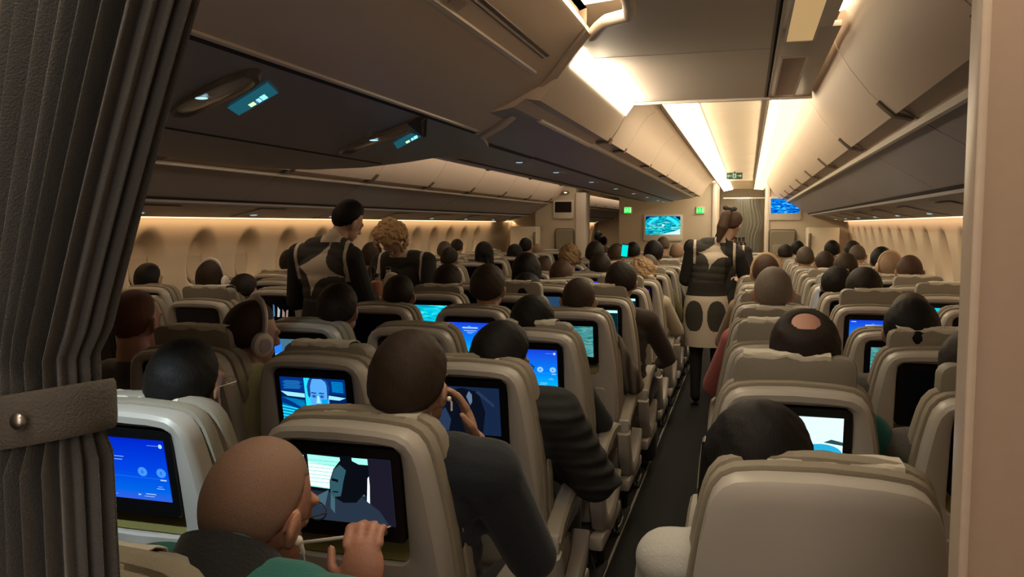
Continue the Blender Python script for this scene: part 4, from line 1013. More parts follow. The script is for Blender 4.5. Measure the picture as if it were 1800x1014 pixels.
def hair_mesh(style, seed=0, name='hair'):
    rnd = random.Random(seed); ph = [rnd.uniform(0, 6) for _ in range(6)]
    bm = bmesh.new(); NA, NE = 72, 40; grid = []
    long_ = style == 'long'
    for j in range(NE+1):
        el = -75+165*j/NE; row = []
        for i in range(NA):
            az = 2*math.pi*i/NA; ce, se = math.cos(R(el)), math.sin(R(el))
            d = Vector((ce*math.sin(az), -ce*math.cos(az), se))      # az = 0 is the back
            rb = 1/math.sqrt((d.x/HX)**2+(d.y/HY)**2+(d.z/HZ)**2); z = rb*d.z
            front = (1-math.cos(az))/2                              # 0 back .. 1 front
            if front < .30: zc = -.072+.02*front/.3
            elif front < .50: zc = -.052+.050*(front-.30)/.20
            elif front < .72: zc = -.002+.055*(front-.5)/.22
            else: zc = .053+.010*(front-.72)/.28
            T = {'short': .017, 'thin': .0075, 'buzz': .004, 'balding': .017, 'long': .026, 'curly': .030, 'bun': .019, 'bob': .028}[style]
            e = (z-zc)/.026; e = max(0, min(1, e)); e = e*e*(3-2*e)
            nz = .5*math.sin(3*az+ph[0]+d.z*6)+.3*math.sin(7*az+ph[1]-d.z*9)+.35*math.sin(13*az+ph[2]+d.z*14)+.25*math.sin(11*d.z*3+ph[3]+5*az)
            nz *= min(1, 1.6*ce)
            t = T*e*(1+(.10 if style != 'curly' else .32)*nz)
            if style in ('short', 'curly'): t += .002*e*max(0, se)
            if style == 'balding':
                q = (d-Vector((.0, -.42, .907)).normalized()).length; f = max(0, min(1, (q-.30)/.45)); t = t*f-(1-f)*.006
            if e <= 0: t = -.004
            if style == 'thin' and z < -.04: t *= .5
            row.append((bm.verts.new(Vector((0, -.004, .012))+d*(rb+t+(.0018 if t > 0 else -.003))), t))
        grid.append(row)
    for j in range(NE):
        for i in range(NA):
            q = (grid[j][i], grid[j][(i+1) % NA], grid[j+1][(i+1) % NA], grid[j+1][i])
            if max(x[1] for x in q) <= 0: continue
            bm.faces.new([x[0] for x in q])
    bmesh.ops.delete(bm, geom=[v for v in bm.verts if not v.link_faces], context='VERTS')
    top = [grid[NE][i][0] for i in range(NA)]
    bmesh.ops.remove_doubles(bm, verts=[v for v in bm.verts], dist=.0004)
    if style in ('long', 'bob'):
        n = 40; rings = []
        LZ = (-.26 if style == 'long' else -.11)
        zz = [.04+(LZ-.04)*i/16 for i in range(17)]
        for jz, z in enumerate(zz):
            ring_o, ring_i = [], []
            f = jz/16
            for i in range(n):
                az = R(-112)+R(224)*i/(n-1)
                wv = .05*math.sin(9*az+ph[4]+z*6)+.03*math.sin(17*az+ph[5]); taper = 1-.25*max(0, f-.7)/.3
                rx, ry = (.100+.014*f)*(1+wv)*taper, (.112-.012*f+.0)*(1+wv)*taper
                ring_o.append(Vector((rx*math.sin(az), -.004-ry*math.cos(az), z)))
                ring_i.append(Vector(((rx-.028)*math.sin(az), -.004-(ry-.030)*math.cos(az), z)))
            rings.append(ring_o+ring_i[::-1])
        loft(bm, rings)
    if style == 'curly':
        for k in range(90):
            az = rnd.uniform(-2.4, 2.4); el = R(rnd.uniform(-30, 88)); d = Vector((math.cos(el)*math.sin(az), -math.cos(el)*math.cos(az), math.sin(el)))
            rb = 1/math.sqrt((d.x/HX)**2+(d.y/HY)**2+(d.z/HZ)**2)
            ell(bm, Vector((0, -.004, .012))+d*(rb+.026), (rnd.uniform(.012, .022),)*2+(rnd.uniform(.010, .018),), Euler((rnd.random()*3, rnd.random()*3, 0)), seg=8)
    if style == 'bun': ell(bm, (0, -.060, .005), (.074, .060, .078), seg=24)
    bm.normal_update()
    return tomesh(name, bm, [])
HAIR = {s: [hair_mesh(s, k) for k in range(2)] for s in ('short', 'thin', 'buzz', 'balding', 'long', 'curly', 'bun', 'bob')}
def V(*a): return Vector(a)
SEATP = dict(head=V(0,0,1.27), hrot=Euler((0,0,0)), neck=V(0,-.025,1.10), chest=V(0,-.01,.97), belly=V(0,.035,.76), pelvis=V(0,.08,.57),
    sh=[V(-.165,-.015,1.045), V(.165,-.015,1.045)], el=[V(-.235,.13,.80), V(.235,.13,.80)], wr=[V(-.11,.34,.70), V(.11,.34,.70)],
    hip=[V(-.09,.10,.55), V(.09,.10,.55)], kn=[V(-.11,.46,.57), V(.11,.46,.57)], an=[V(-.12,.44,.11), V(.12,.44,.11)], hd=[V(0,1,0), V(0,1,0)], toe=V(0,.13,-.06))
def hand(bm, w_, d, up, side, sc_=1.0, curl=.5):
    """palm + five fingers: w_ wrist, d pointing direction, up back-of-hand normal, side +1 thumb to the left of d"""
    d = d.normalized(); up = (up-d*up.dot(d)).normalized(); s = d.cross(up).normalized()
    q = Matrix((s, d, up)).transposed()
    ell(bm, w_+d*.048*sc_, (.040*sc_, .050*sc_, .015*sc_), q.to_euler())
    for i, (off, L) in enumerate(((-.029, .070), (-.010, .080), (.010, .075), (.028, .060))):
        p = w_+d*.086*sc_+s*off*sc_*1.0; dd = d
        for k in range(3):
            a = curl*(.35+.55*k); dd = (d*math.cos(a*1.5)-up*math.sin(a*1.5)).normalized()
            n_ = p+dd*L*sc_*(.45, .32, .25)[k]; caps(bm, p, n_, (.0092-.0008*k)*sc_, (.0084-.0008*k)*sc_, 8); p = n_
    p = w_+d*.02*sc_+s*side*-.030*sc_; q1 = p+(d*.7+s*side*-.7-up*.2).normalized()*.040*sc_; q2 = q1+(d*.95+s*side*-.15-up*.4).normalized()*.034*sc_
    caps(bm, p, q1, .013*sc_, .010*sc_, 8); caps(bm, q1, q2, .010*sc_, .008*sc_, 8)
def P_(pose, k): return pose[k] if k in pose else SEATP[k]
def build_body(pose, voxel=.008, name='person', legs=True, hands=True):
    g = lambda k: P_(pose, k); bm = bmesh.new()
    head_prims(bm, Matrix.Translation(g('head')) @ g('hrot').to_matrix().to_4x4())
    hb = g('head')+g('hrot').to_matrix() @ V(0, -.018, -.06)
    caps(bm, g('neck')+V(0, 0, -.03), hb, .060, .054, 20)
    sh = g('sh'); caps(bm, sh[0], sh[1], .055, .055); caps(bm, g('neck')+V(0,0,-.01), sh[0]*.6+g('neck')*.4, .05, .045); caps(bm, g('neck')+V(0,0,-.01), sh[1]*.6+g('neck')*.4, .05, .045)
    ax = (sh[1]-sh[0]).normalized(); rz = Euler((0, 0, math.atan2(ax.y, ax.x)))
    c, b, p = g('chest'), g('belly'), g('pelvis')
    for i in range(7):
        t = i/6; q = c.lerp(b, t*2) if t < .5 else b.lerp(p, t*2-1); rx = .158-.02*math.sin(t*math.pi)+.004*t; ell(bm, q, (rx, .098+.01*math.sin(t*math.pi), .085), rz, seg=20)
    for i in (0, 1):
        caps(bm, sh[i], g('el')[i], .050, .040); caps(bm, g('el')[i], g('wr')[i], .040, .027)
        if hands:
            d = g('hd')[i]; hand(bm, g('wr')[i], d, g('hup')[i] if 'hup' in pose else V(0, 0, 1), -1 if i == 0 else 1, 1.0, pose.get('curl', [.35, .35])[i])
        if legs:
            caps(bm, g('hip')[i], g('kn')[i], .082, .060); caps(bm, g('kn')[i], g('an')[i], .058, .038); caps(bm, g('an')[i], g('an')[i]+g('toe'), .042, .030)
    return remesh(name, bm, voxel, [None], 3)
def build_shirt(pose, voxel=.010, puff=.0, name='shirt', collar=True, faces=None, sleeve=1.0, mats=None, length=0):
    g = lambda k: P_(pose, k); bm = bmesh.new(); e = .013+puff; sh = g('sh')
    caps(bm, sh[0], sh[1], .055+e, .055+e)
    for s in sh: caps(bm, g('neck')+V(0, 0, -.03), s*.6+g('neck')*.4, .05+e*.6, .046+e)
    if collar: caps(bm, g('neck')+V(0, 0, -.04), g('neck')+V(0, 0, -.005), .066, .064, 20)
    ax = (sh[1]-sh[0]).normalized(); rz = Euler((0, 0, math.atan2(ax.y, ax.x))); c, b, p = g('chest'), g('belly'), g('pelvis')
    if length: p = p+V(0, 0, -length)
    for i in range(7):
        t = i/6; q = c.lerp(b, t*2) if t < .5 else b.lerp(p, t*2-1); rx = .158-.02*math.sin(t*math.pi)+.004*t+e; ell(bm, q, (rx, .098+.01*math.sin(t*math.pi)+e, .085+e), rz, seg=20)
    for i in (0, 1):
        el_, wr_ = g('el')[i], g('wr')[i]; end = el_.lerp(wr_, .92*sleeve) if sleeve > .5 else el_.lerp(sh[i], .3)
        caps(bm, sh[i], el_ if sleeve > .5 else end, .052+e, .043+e)
        if sleeve > .5: caps(bm, el_, end, .043+e, .033+e*.8)
        if puff > .01:
            for k in range(6): 
                t = k/5; q = sh[i].lerp(el_, t); ell(bm, q, (.064+e, .064+e, .030))
    return remesh(name, bm, voxel, mats or [None], 3, faces)
def build_trousers(pose, voxel=.012, name='trousers', skirt=False):
    g = lambda k: P_(pose, k); bm = bmesh.new(); e = .012
    ell(bm, g('pelvis')+V(0, 0, -.02), (.178, .125, .10))
    for i in (0, 1):
        caps(bm, g('hip')[i], g('kn')[i], .084+e, .064+e); caps(bm, g('kn')[i], g('an')[i], .062+e, .050+e)
    return remesh(name, bm, voxel, [None], 2)
SH_VAR = []
pA = dict(); pB = dict(el=[V(-.265,.16,.80), V(.265,.16,.80)], wr=[V(-.20,.40,.72), V(.20,.40,.72)]); pC = dict(head=V(0,.012,1.26), hrot=Euler((R(-14),0,0)), el=[V(-.21,.14,.80), V(.25,.15,.80)], wr=[V(-.05,.34,.74), V(.10,.36,.70)])
for i, p in enumerate((pA, pB, pC)):
    SH_VAR.append((p, build_body(p), build_shirt(p), build_trousers(p), build_shirt(p, puff=.012, name='jacket') if i == 1 else None))
def setmat(o, m, i=0):
    o.material_slots[i].link = 'OBJECT'; o.material_slots[i].material = m
def person(c, k, dx, dz, style, hc, shirt, sk, desc, var=0, X=None, Y=None, label=None, group=None, rz=0, jacket=False, hoff=None):
    p, mb, ms, mt, mj = SH_VAR[var]
    x = COLX[c]+dx if X is None else X; y = rowY(c, k)+.2 if Y is None else Y
    s = (1.27+dz-.035)/1.27
    b = link('person', mb, None, (x, y, 0), (0, 0, rz)); b.scale = (1, 1, s); setmat(b, skin(sk))
    hm = HAIR[style][(k+ord(c[0])) % 2].copy(); hm.materials.append(hairm(hc))
    hr = P_(p, 'hrot'); hd = P_(p, 'head')
    h = link('hair', hm, b, hd, hr); h.scale = (1, 1, 1)
    s_ = link('jacket' if jacket else 'shirt', mj if jacket else ms, b); setmat(s_, cloth(shirt))
    t_ = link('trousers', mt, b); setmat(t_, cloth('charcoal'))
    lab = label or ('%s, %s row, %s' % (desc.replace('person with','person,'), ROWN[k], blockname[c].replace(' seat','')))
    tag(b, lab, 'person', group or {'L': 'passengers of the left block', 'A': 'passengers of the centre block', 'B': 'passengers of the centre block', 'C': 'passengers of the centre block'}.get(c[0], 'passengers of the right block'))
    return b
PEOPLE=[
('A',1,-0.32,0.01,'buzz','rust','grey','pink','person with reddish shaved head beside the curtain edge'),
('A',2,0.10,-0.02,'short','dkbrown','stripes','tan','person with tousled hair and striped shirt'),
('C',2,-0.03,-0.05,'short','black','charcoal','tan','person with round black hair in a dark jacket'),
('A',3,0.05,-0.02,'thin','dkbrown','brown','tan','person with cropped thinning hair below the drinks trolley'),
('B',3,0.04,0.03,'short','brown','black','tan','person with neat dark brown hair'),
('C',3,0.01,-0.02,'thin','brown','plaid','tan','person with thin brown hair and a plaid shirt'),
('B',4,0.04,-0.05,'short','black','black','tan','person with black hair sitting low'),
('C',4,0.11,0.02,'short','dkbrown','brown','tan','person with dark brown hair and a brown sweater'),
('A',4,0.03,-0.00,'short','dkbrown','black','tan','person with bushy dark brown hair'),
('B',5,-0.17,0.03,'long','black','black','tan','person with straight black hair'),
('B',6,-0.09,-0.04,'short','chestnut','grey','tan','person with chestnut hair'),
('A',7,0.07,-0.03,'thin','chestnut','grey','tan','person with cropped reddish brown hair'),
('B',7,0.09,-0.01,'short','dkbrown','black','tan','person with short dark hair'),
('C',7,0.00,-0.01,'thin','greybrown','olive','tan','person with grey brown hair in an olive top'),
('C',6,0.04,-0.03,'curly','blond','cream','fair','person with pale blond hair and a cream knit sleeve'),
('A',8,0.16,0.03,'curly','blond','grey','fair','person with curly ash blond hair'),
('L1',13,-0.06,-0.03,'thin','sand','grey','pink','nearly bald person'),
('L1',11,0.02,-0.01,'long','black','black','tan','person with black hair'),
('L1',12,-0.04,0.05,'short','black','grey','pink','person with black hair turned aside'),
('B',8,-0.10,0.07,'short','dkbrown','black','tan','person with dark hair beside a raised phone'),
('B',9,-0.01,0.04,'thin','chestnut','grey','tan','person with cropped brown hair under a dark headband'),
('B',11,-0.04,0.02,'short','black','black','tan','person with black hair'),
('C',8,-0.04,0.08,'short','black','black','tan','person with wide black hair'),
('B',13,0.18,0.07,'short','greybrown','grey','tan','tall person with grey brown hair under the wall screen'),
('C',11,-0.01,0.02,'thin','sand','grey','pink','nearly bald person with a pink scalp'),
('C',12,0.11,0.04,'short','dkbrown','grey','tan','person with dark hair'),
('L1',8,-0.02,0.01,'short','dkbrown','black','tan','person with dark brown hair'),
('L2',10,-0.15,0.03,'short','greybrown','grey','tan','person with grey hair'),
('L1',9,0.11,0.04,'long','black','black','tan','person with long black hair'),
('L3',12,-0.05,0.04,'short','dkbrown','grey','tan','person with dark hair'),
('L1',6,-0.14,0.08,'short','brown','brown','tan','person with brown hair behind the two cabin attendants'),
('L1',3,-0.03,0.04,'thin','brown','grey','tan','person with cropped brown hair and a white headband'),
('L2',4,0.15,-0.08,'short','dkbrown','grey','tan','person with dark hair leaning to the aisle'),
('L3',4,-0.10,-0.03,'short','black','grey','tan','person with black hair by the window'),
('L3',6,0.09,0.02,'short','dkbrown','grey','tan','person with dark hair'),
('R',0,-0.10,-0.09,'long','black','white','tan','person with long dark brown hair in a white top'),
('R',1,0.03,0.01,'balding','dkbrown','teal','pink','person with dark hair around a bald pink crown'),
('S',2,-0.07,-0.02,'short','black','grey','tan','person with thick black hair'),
('S',3,0.07,-0.04,'thin','greybrown','grey','tan','person with thin greying hair'),
('R',3,-0.01,0.05,'thin','grey','pinkish','pink','person with short grey hair and a pink sweater'),
('R',5,-0.01,0.05,'thin','chestnut','beige','tan','person with reddish brown hair under a gold headband'),
('R',7,0.02,0.03,'thin','greybrown','beige','tan','person with grey brown hair'),
('S',4,-0.03,0.01,'short','dkbrown','black','tan','person with wide dark brown hair'),
('S',5,-0.09,-0.02,'short','black','black','tan','person with black hair leaning to the aisle'),
('T',6,-0.04,0.04,'thin','chestnut','grey','tan','person with cropped chestnut hair'),
('T',8,-0.00,0.04,'short','black','grey','tan','person with black hair'),
('T',7,-0.05,0.03,'thin','sand','beige','pink','nearly bald person with headphones'),
('T',10,-0.01,0.04,'thin','greybrown','grey','tan','person with grey brown hair'),
('T',11,0.03,0.05,'short','dkbrown','grey','tan','person with dark hair'),
('T',12,-0.12,0.04,'short','black','grey','tan','person with black hair'),
('S',8,0.04,0.02,'thin','brown','grey','tan','person with brown hair'),
('S',7,0.13,0.01,'short','brown','grey','tan','person with mid brown hair'),
('S',9,-0.08,0.03,'thin','greybrown','grey','tan','person with grey brown hair'),
('S',12,-0.17,0.00,'short','dkbrown','grey','tan','person with dark brown hair'),
('S',13,0.02,0.02,'short','black','grey','tan','person with black hair'),
('S',1,-0.05,-0.03,'short','dkbrown','grey','tan','person with dark brown hair beside the right partition'),
('T',5,0.05,-0.15,'short','black','grey','tan','person with black hair sitting low'),
]

BYSEAT = {}
for i, (c, k, dx, dz, style, hc, shirt, sk, desc) in enumerate(PEOPLE):
    v = 2 if (c, k) == ('R', 0) else 1 if c == 'C' or (c, k) in (('R',3),) else (i*7) % 3 if k > 2 else 0
    BYSEAT[(c, k)] = person(c, k, dx, dz, style, hc, shirt, sk, desc, v)
# accessories on single passengers
def headband(b, m, label=None, cups=None, name='headband', r=1.13):
    p = BYSEAT[b]; hd = None
    for ch in p.children:
        if ch.name.startswith('hair'): hd = ch
    bm = bmesh.new(); tube(bm, [(HX*r*math.cos(a), -.01, .012+HZ*r*math.sin(a)) for a in [math.pi*k/18 for k in range(19)]], .007, 8, flat=1.6)
    o = link(name, tomesh(name, bm, m), p, hd.location, hd.rotation_euler)
    if cups:
        bm = bmesh.new()
        for s in (-1, 1): ell(bm, (s*.093, -.01, -.005), (.016, .034, .038), seg=20)
        link('ear_cup', tomesh('ear_cup', bm, m), o)
    if label: o['label'] = label
headband(('R', 5), mat('gold_band', (.55, .38, .22), .4), 'gold headband')
headband(('L1', 3), M_LIP, 'white headband', True)
headband(('T', 7), mat('gold_band', (.55, .38, .22), .4), 'gold headphones', True)
headband(('B', 9), M_DARK, 'dark headband')
# phone held up
bm = bmesh.new(); box(bm, -.035, .035, -.005, .005, -.065, .065, .004); b = BYSEAT[('B', 8)]
ph = link('mobile_phone', tomesh('phone', bm, M_DARK), None, (-1.135, 7.97, 1.35), (0, R(6), R(-10))); tag(ph, 'raised mobile phone with a bright turquoise display among the far heads', 'phone')
bm = bmesh.new(); box(bm, -.030, .030, -.0065, -.005, -.055, .055); link('display', tomesh('display', bm, emis('phone_cyan', (.0, .75, .7), 1.1)), ph)

# --- man in the first centre aisle seat: hand on cheek, dark jacket
pose = dict(head=V(0,.0,1.225), hrot=Euler((R(-4),0,R(-6))), neck=V(0,-.03,1.095), sh=[V(-.185,-.03,1.05), V(.195,-.015,1.045)], el=[V(-.26,.10,.80), V(.255,.13,.80)], wr=[V(-.11,.32,.70), V(.118,.115,1.075)],
            hd=[V(0,1,0), V(-.30,-.02,.95)], hup=[V(0,0,1), V(.8,.5,.3)], curl=[.35,.5])
b = link('person', build_body(pose, .006), None, (-.745, 1.76, 0)); setmat(b, skin('tan'))
tag(b, 'person with short dark hair and dark jacket resting a cheek on one hand', 'person', 'passengers of the centre block')
hm = HAIR['short'][0].copy(); hm.materials.append(hairm('brown')); link('hair', hm, b, pose['head'], pose['hrot'])
jk = link('jacket', build_shirt(pose, .009, .009, 'jacket', sleeve=.62), b); setmat(jk, cloth('navy'))
t_ = link('trousers', build_trousers(pose), b); setmat(t_, cloth('black'))
bm = bmesh.new(); ell(bm, (.096, .004, -.022), (.006, .006, .006)); tube(bm, [(.096,.004,-.022),(.100,.010,-.03),(.100,.012,-.05)], .0025, 6)
e_ = link('earbud', tomesh('earbud', bm, M_LIP), b, pose['head'], pose['hrot'])

# --- black haired person with glasses, second row aisle seat, puffy jacket
pose = dict(head=V(0,.01,1.15), hrot=Euler((R(-16),0,R(-22))), neck=V(0,-.03,1.03), chest=V(0,-.01,.90), belly=V(0,.035,.72), sh=[V(-.17,-.02,1.0), V(.185,-.01,1.0)], el=[V(-.24,.12,.76), V(.285,.15,.74)], wr=[V(-.06,.34,.74), V(.08,.36,.74)])
b = link('person', build_body(pose, .007), None, (-.765, 2.55, 0)); setmat(b, skin('tan'))
tag(b, 'person with thick black hair, glasses and a dark puffy jacket on the aisle, second row', 'person', 'passengers of the centre block')
hm = HAIR['short'][1].copy(); hm.materials.append(hairm('black')); h_ = link('hair', hm, b, pose['head'], pose['hrot']); h_.scale = (1.06, 1.06, 1.05)
jk = link('jacket', build_shirt(pose, .010, .020, 'jacket'), b); setmat(jk, stripes('puffer', (.012, .013, .013), (.024, .025, .024), 'Z', 55))
t_ = link('trousers', build_trousers(pose), b); setmat(t_, cloth('black'))
def glasses(parent, loc, rot, m):
    bm = bmesh.new()
    for s in (-1, 1):
        tube(bm, [(s*.034+.022*math.cos(t), .104, .002+.015*math.sin(t)) for t in [2*math.pi*k/20 for k in range(20)]], .0014, 6, closed=True)
        tube(bm, [(s*.056, .103, .006), (s*.072, .085, .008), (s*.084, .02, .004), (s*.087, -.012, -.002), (s*.084, -.022, -.018)], .0014, 6)
    tube(bm, [(-.012, .105, .006), (0, .108, .009), (.012, .105, .006)], .0014, 6)
    return link('glasses', tomesh('glasses', bm, m), parent, loc, rot)
glasses(b, pose['head'], pose['hrot'], M_DARK)
# --- dark haired person with glasses behind the deep blue menu seat
b = person('B', 0, -.01, -.045, 'short', 'black', 'black', 'tan', '', 0, label='person with dark hair and glasses in the middle seat behind the deep blue menu screen')
glasses(b, SEATP['head'], Euler((0, 0, R(-20))), M_METAL)
# --- headphones person, lime hoodie
pose = dict(head=V(0,.01,1.21), hrot=Euler((R(-10),R(6),R(-30))), sh=[V(-.18,-.02,1.0), V(.18,.0,1.0)], neck=V(0,-.02,1.075), chest=V(0,-.01,.94))
b = link('person', build_body(pose, .007), None, (-1.70, 2.55, 0)); setmat(b, skin('tan'))
tag(b, 'person in a pale lime hoodie wearing large white headphones', 'person', 'passengers of the centre block')
hm = HAIR['thin'][1].copy(); hm.materials.append(hairm('brown')); link('hair', hm, b, pose['head'], pose['hrot'])
jk = link('hoodie', build_shirt(pose, .009, .016, 'hoodie'), b); setmat(jk, cloth('lime'))
t_ = link('trousers', build_trousers(pose), b); setmat(t_, cloth('charcoal'))
M_HP = mat('headphone_white', (.55, .50, .45), .35)
bm = bmesh.new(); tube(bm, [((HX+.018)*math.cos(a), -.002, .014+(HZ+.016)*math.sin(a)) for a in [R(-8)+R(196)*k/24 for k in range(25)]], .008, 8, flat=1.8)
hp = link('headphones', tomesh('headphones', bm, M_HP), b, pose['head'], pose['hrot']); hp['label'] = 'large white headphones'
for s in (-1, 1):
    bm = bmesh.new()
    rr = lambda q, x: [(s*x, -.002+.036*q*math.cos(t), -.018+.042*q*math.sin(t)) for t in [2*math.pi*k/32 for k in range(32)]]
    loft(bm, [rr(.8, .078), rr(1.0, .084), rr(1.05, .098), rr(1.0, .110), rr(.8, .116), rr(.55, .117)]); fixn(bm)
    cup = link('ear_cup', tomesh('ear_cup', bm, M_HP), hp)
    bm = bmesh.new(); loft(bm, [rr(.60, .116), rr(.58, .120), rr(.3, .1205)]); fixn(bm); link('cap', tomesh('cap', bm, mat('cup_cap', (.42, .38, .42), .25)), cup)

# --- foreground man in teal, row in front of the camera
pose = dict(head=V(-.042,.118,1.138), hrot=Euler((R(-15),R(4),R(-14))), neck=V(-.015,-.005,1.085), chest=V(0,-.045,.955), belly=V(0,.03,.72),
            sh=[V(-.185,-.055,1.055), V(.185,-.025,1.035)], el=[V(-.26,.10,.78), V(.265,.12,.80)], wr=[V(-.10,.32,.70), V(.095,.215,.965)],
            hd=[V(0,1,0), V(-.12,.28,.95)], hup=[V(0,0,1), V(.15,-.9,.35)], curl=[.35,1.05], hip=[V(-.09,.08,.55), V(.09,.08,.55)])
XM, YM = -.715, 1.03
b = link('person', build_body(pose, .0048), None, (XM, YM, 0)); setmat(b, mat('skin_ruddy', (.42, .20, .135), .5, bump=.12, scale=160, var=.14))
tag(b, 'nearest passenger, a balding man in glasses and teal polo raising one hand', 'person', 'passengers of the centre block')
hm = HAIR['buzz'][0].copy(); hm.materials.append(mat('hair_stubble', (.25, .145, .10), .7, bump=.25, scale=420, var=.3)); link('hair', hm, b, pose['head'], pose['hrot'])
def polof(c, n): return 0
sh_ = link('polo_shirt', build_shirt(pose, .007, .006, 'polo_shirt', collar=True, sleeve=0), b); setmat(sh_, cloth('teal'))
bm = bmesh.new(); nk = pose['neck']
tube(bm, [nk+V(0, -.028, -.045), nk+V(0, -.015, -.02), nk+V(-.004, .005, .008), nk+V(-.006, .020, .026), nk+V(-.006, .022, .026), nk+V(-.004, .006, .0)], [.100, .094, .083, .078, .070, .068], 40, cap=False); fixn(bm)
cl = link('collar', tomesh('collar', bm, cloth('black')), sh_)
t_ = link('trousers', build_trousers(pose), b); setmat(t_, cloth('charcoal'))
glasses(b, pose['head'], pose['hrot'], mat('dark_wire', (.03, .02, .015), .4))
M_WIRE = mat('earphone_white', (.75, .68, .62), .45)
MH = Matrix.Translation(pose['head']) @ pose['hrot'].to_matrix().to_4x4()
ear = MH @ V(.090, .008, -.028)
bm = bmesh.new(); ell(bm, ear, (.007, .008, .008)); caps(bm, ear+V(.002, .002, -.002), ear+V(.004, .008, -.022), .0038, .003)
eb = link('earphone', tomesh('earphone', bm, M_WIRE), b); eb['label'] = 'white earphone'
wr = pose['wr'][1]; pinch = wr+V(-.040, .075, .105)
bm = bmesh.new()
p0 = ear+V(.004, .008, -.022)
tube(bm, [p0, p0+V(.001,.010,-.05), p0+V(-.006,.02,-.10), p0+V(-.02,.03,-.15)], .0013, 6)
link('cable', tomesh('cable', bm, M_WIRE), eb)
# fork-like white stirrer / cable end held between the fingers
bm = bmesh.new(); a = wr+V(-.012, .070, .085); c_ = wr+V(-.165, .085, .045)
tube(bm, [c_+V(-.03,-.0,-.02), c_, wr+V(-.08,.08,.066), a, wr+V(.018,.078,.098)], [.0035,.0038,.0034,.003,.0012], 8)
o = link('plastic_fork', tomesh('plastic_fork', bm, M_WIRE), None, (XM, YM, 0)); tag(o, 'thin white plastic utensil held in the raised hand of the nearest man', 'utensil')

# ---------------- cabin attendants ----------------
M_UNIF = mat('uniform_black', (.010, .009, .009), .85, bump=.3, scale=200); M_UGREY = mat('uniform_charcoal', (.035, .033, .028), .85, bump=.3, scale=200); M_UW = mat('uniform_white', (.52, .45, .37), .8, bump=.2, scale=200)
def pip(poly_, x, z):
    c = False; n = len(poly_)
    for i in range(n):
        x1, z1 = poly_[i]; x2, z2 = poly_[(i+1) % n]
        if (z1 > z) != (z2 > z) and x < (x2-x1)*(z-z1)/(z2-z1)+x1: c = not c
    return c
def cstar(cx, cz, top, lft, rgt, bot, w_=.02):
    pts = []
    tips = [(cx+top[0], cz+top[1]), (cx+rgt[0], cz+rgt[1]), (cx+bot[0], cz+bot[1]), (cx+lft[0], cz+lft[1])]
    for i in range(4):
        a = tips[i]; b_ = tips[(i+1) % 4]
        for t in range(8):
            u = t/8; q = (1-u)**2; r_ = 2*u*(1-u); s = u*u
            m_ = (cx+((a[0]-cx)+(b_[0]-cx))*.12, cz+((a[1]-cz)+(b_[1]-cz))*.12)
            pts.append((q*a[0]+r_*m_[0]+s*b_[0], q*a[1]+r_*m_[1]+s*b_[1]))
    return pts
STAND = dict(neck=V(0,-.03,1.44), chest=V(0,-.02,1.28), belly=V(0,.0,1.10), pelvis=V(0,-.01,.95), head=V(0,.02,1.585),
             hip=[V(-.09,-.01,.90), V(.09,-.01,.90)], kn=[V(-.10,.01,.50), V(.10,.01,.50)], an=[V(-.10,-.02,.10), V(.10,-.02,.10)])
def attendant(pose, loc, rz, hair, hc, sk, label, star, vox=.008, skirtpat=None, piping=True, extra_hair=None):
    pose = {**STAND, **pose}
    b = link('person', build_body(pose, .007), None, loc, (0, 0, rz)); setmat(b, skin(sk)); tag(b, label, 'person', 'cabin attendants')
    hm = HAIR[hair][0].copy(); hm.materials.append(hairm(hc)); h = link('hair', hm, b, pose['head'], pose['hrot'])
    sh = pose['sh']
    def fm(c, n):
        x, z = c.x, c.z
        if star and n.y < .25 and pip(star, x, z): return 1
        if piping:
            for s in (0, 1):
                q = sh[s]; dx = abs(x-(q.x*.90)); 
                if dx < .011 and z > q.z-.14 and z < q.z+.12: return 1
        if abs(x) > abs(sh[0].x)*.90+.012: return 2
        if abs(x-pose['neck'].x) < .066 and z > pose['neck'].z-.022: return 1
        return 0
    s_ = link('uniform', build_shirt(pose, vox, .006, 'uniform', True, fm, mats=[M_UGREY, M_UW, M_UNIF]), b)
    # dress lower part with the same curved pattern
    bm = bmesh.new(); p = pose['pelvis']; rings = []
    for z, rx, ry in ((p.z+.16, .150, .118), (p.z+.08, .165, .128), (p.z, .186, .145), (p.z-.10, .196, .15), (p.z-.22, .192, .145), (p.z-.36, .180, .14), (p.z-.40, .178, .138)):
        for_ = [(p.x+rx*math.cos(t), p.y+ry*math.sin(t), z) for t in [2*math.pi*q/200 for q in range(200)]]; rings.append(for_)
    fine = []
    for a, c in zip(rings, rings[1:]):
        for k in range(14): fine.append([Vector(u).lerp(Vector(v), k/14) for u, v in zip(a, c)])
    fine.append([Vector(u) for u in rings[-1]])
    loft(bm, fine); fixn(bm)
    for f in bm.faces:
        c = f.calc_center_median(); x, z = c.x-p.x, c.z-p.z; f.material_index = 0
        inner = any((abs((x-cx)/.078)**2.2+abs((z+.13)/.135)**2.2) < 1 for cx in (-.095, .095))
        if skirtpat and c.y < p.y and not inner and abs(x) < .20 and z < .045: f.material_index = 1
        elif not inner and (abs(z+.385) < .02): f.material_index = 1 if skirtpat else 0
        elif inner: f.material_index = 2
    link('skirt', tomesh('skirt', bm, [M_UNIF, M_UW, M_UGREY]), s_)
    bm = bmesh.new(); 
    for i in (0, 1): caps(bm, pose['hip'][i]+V(0,0,-.25), pose['kn'][i], .080, .062); caps(bm, pose['kn'][i], pose['an'][i], .060, .042); caps(bm, pose['an'][i], pose['an'][i]+V(0,.13,-.06), .045, .034)
    link('stockings', remesh('stockings', bm, .012, [M_UNIF], 2), b)
    return b, h, pose
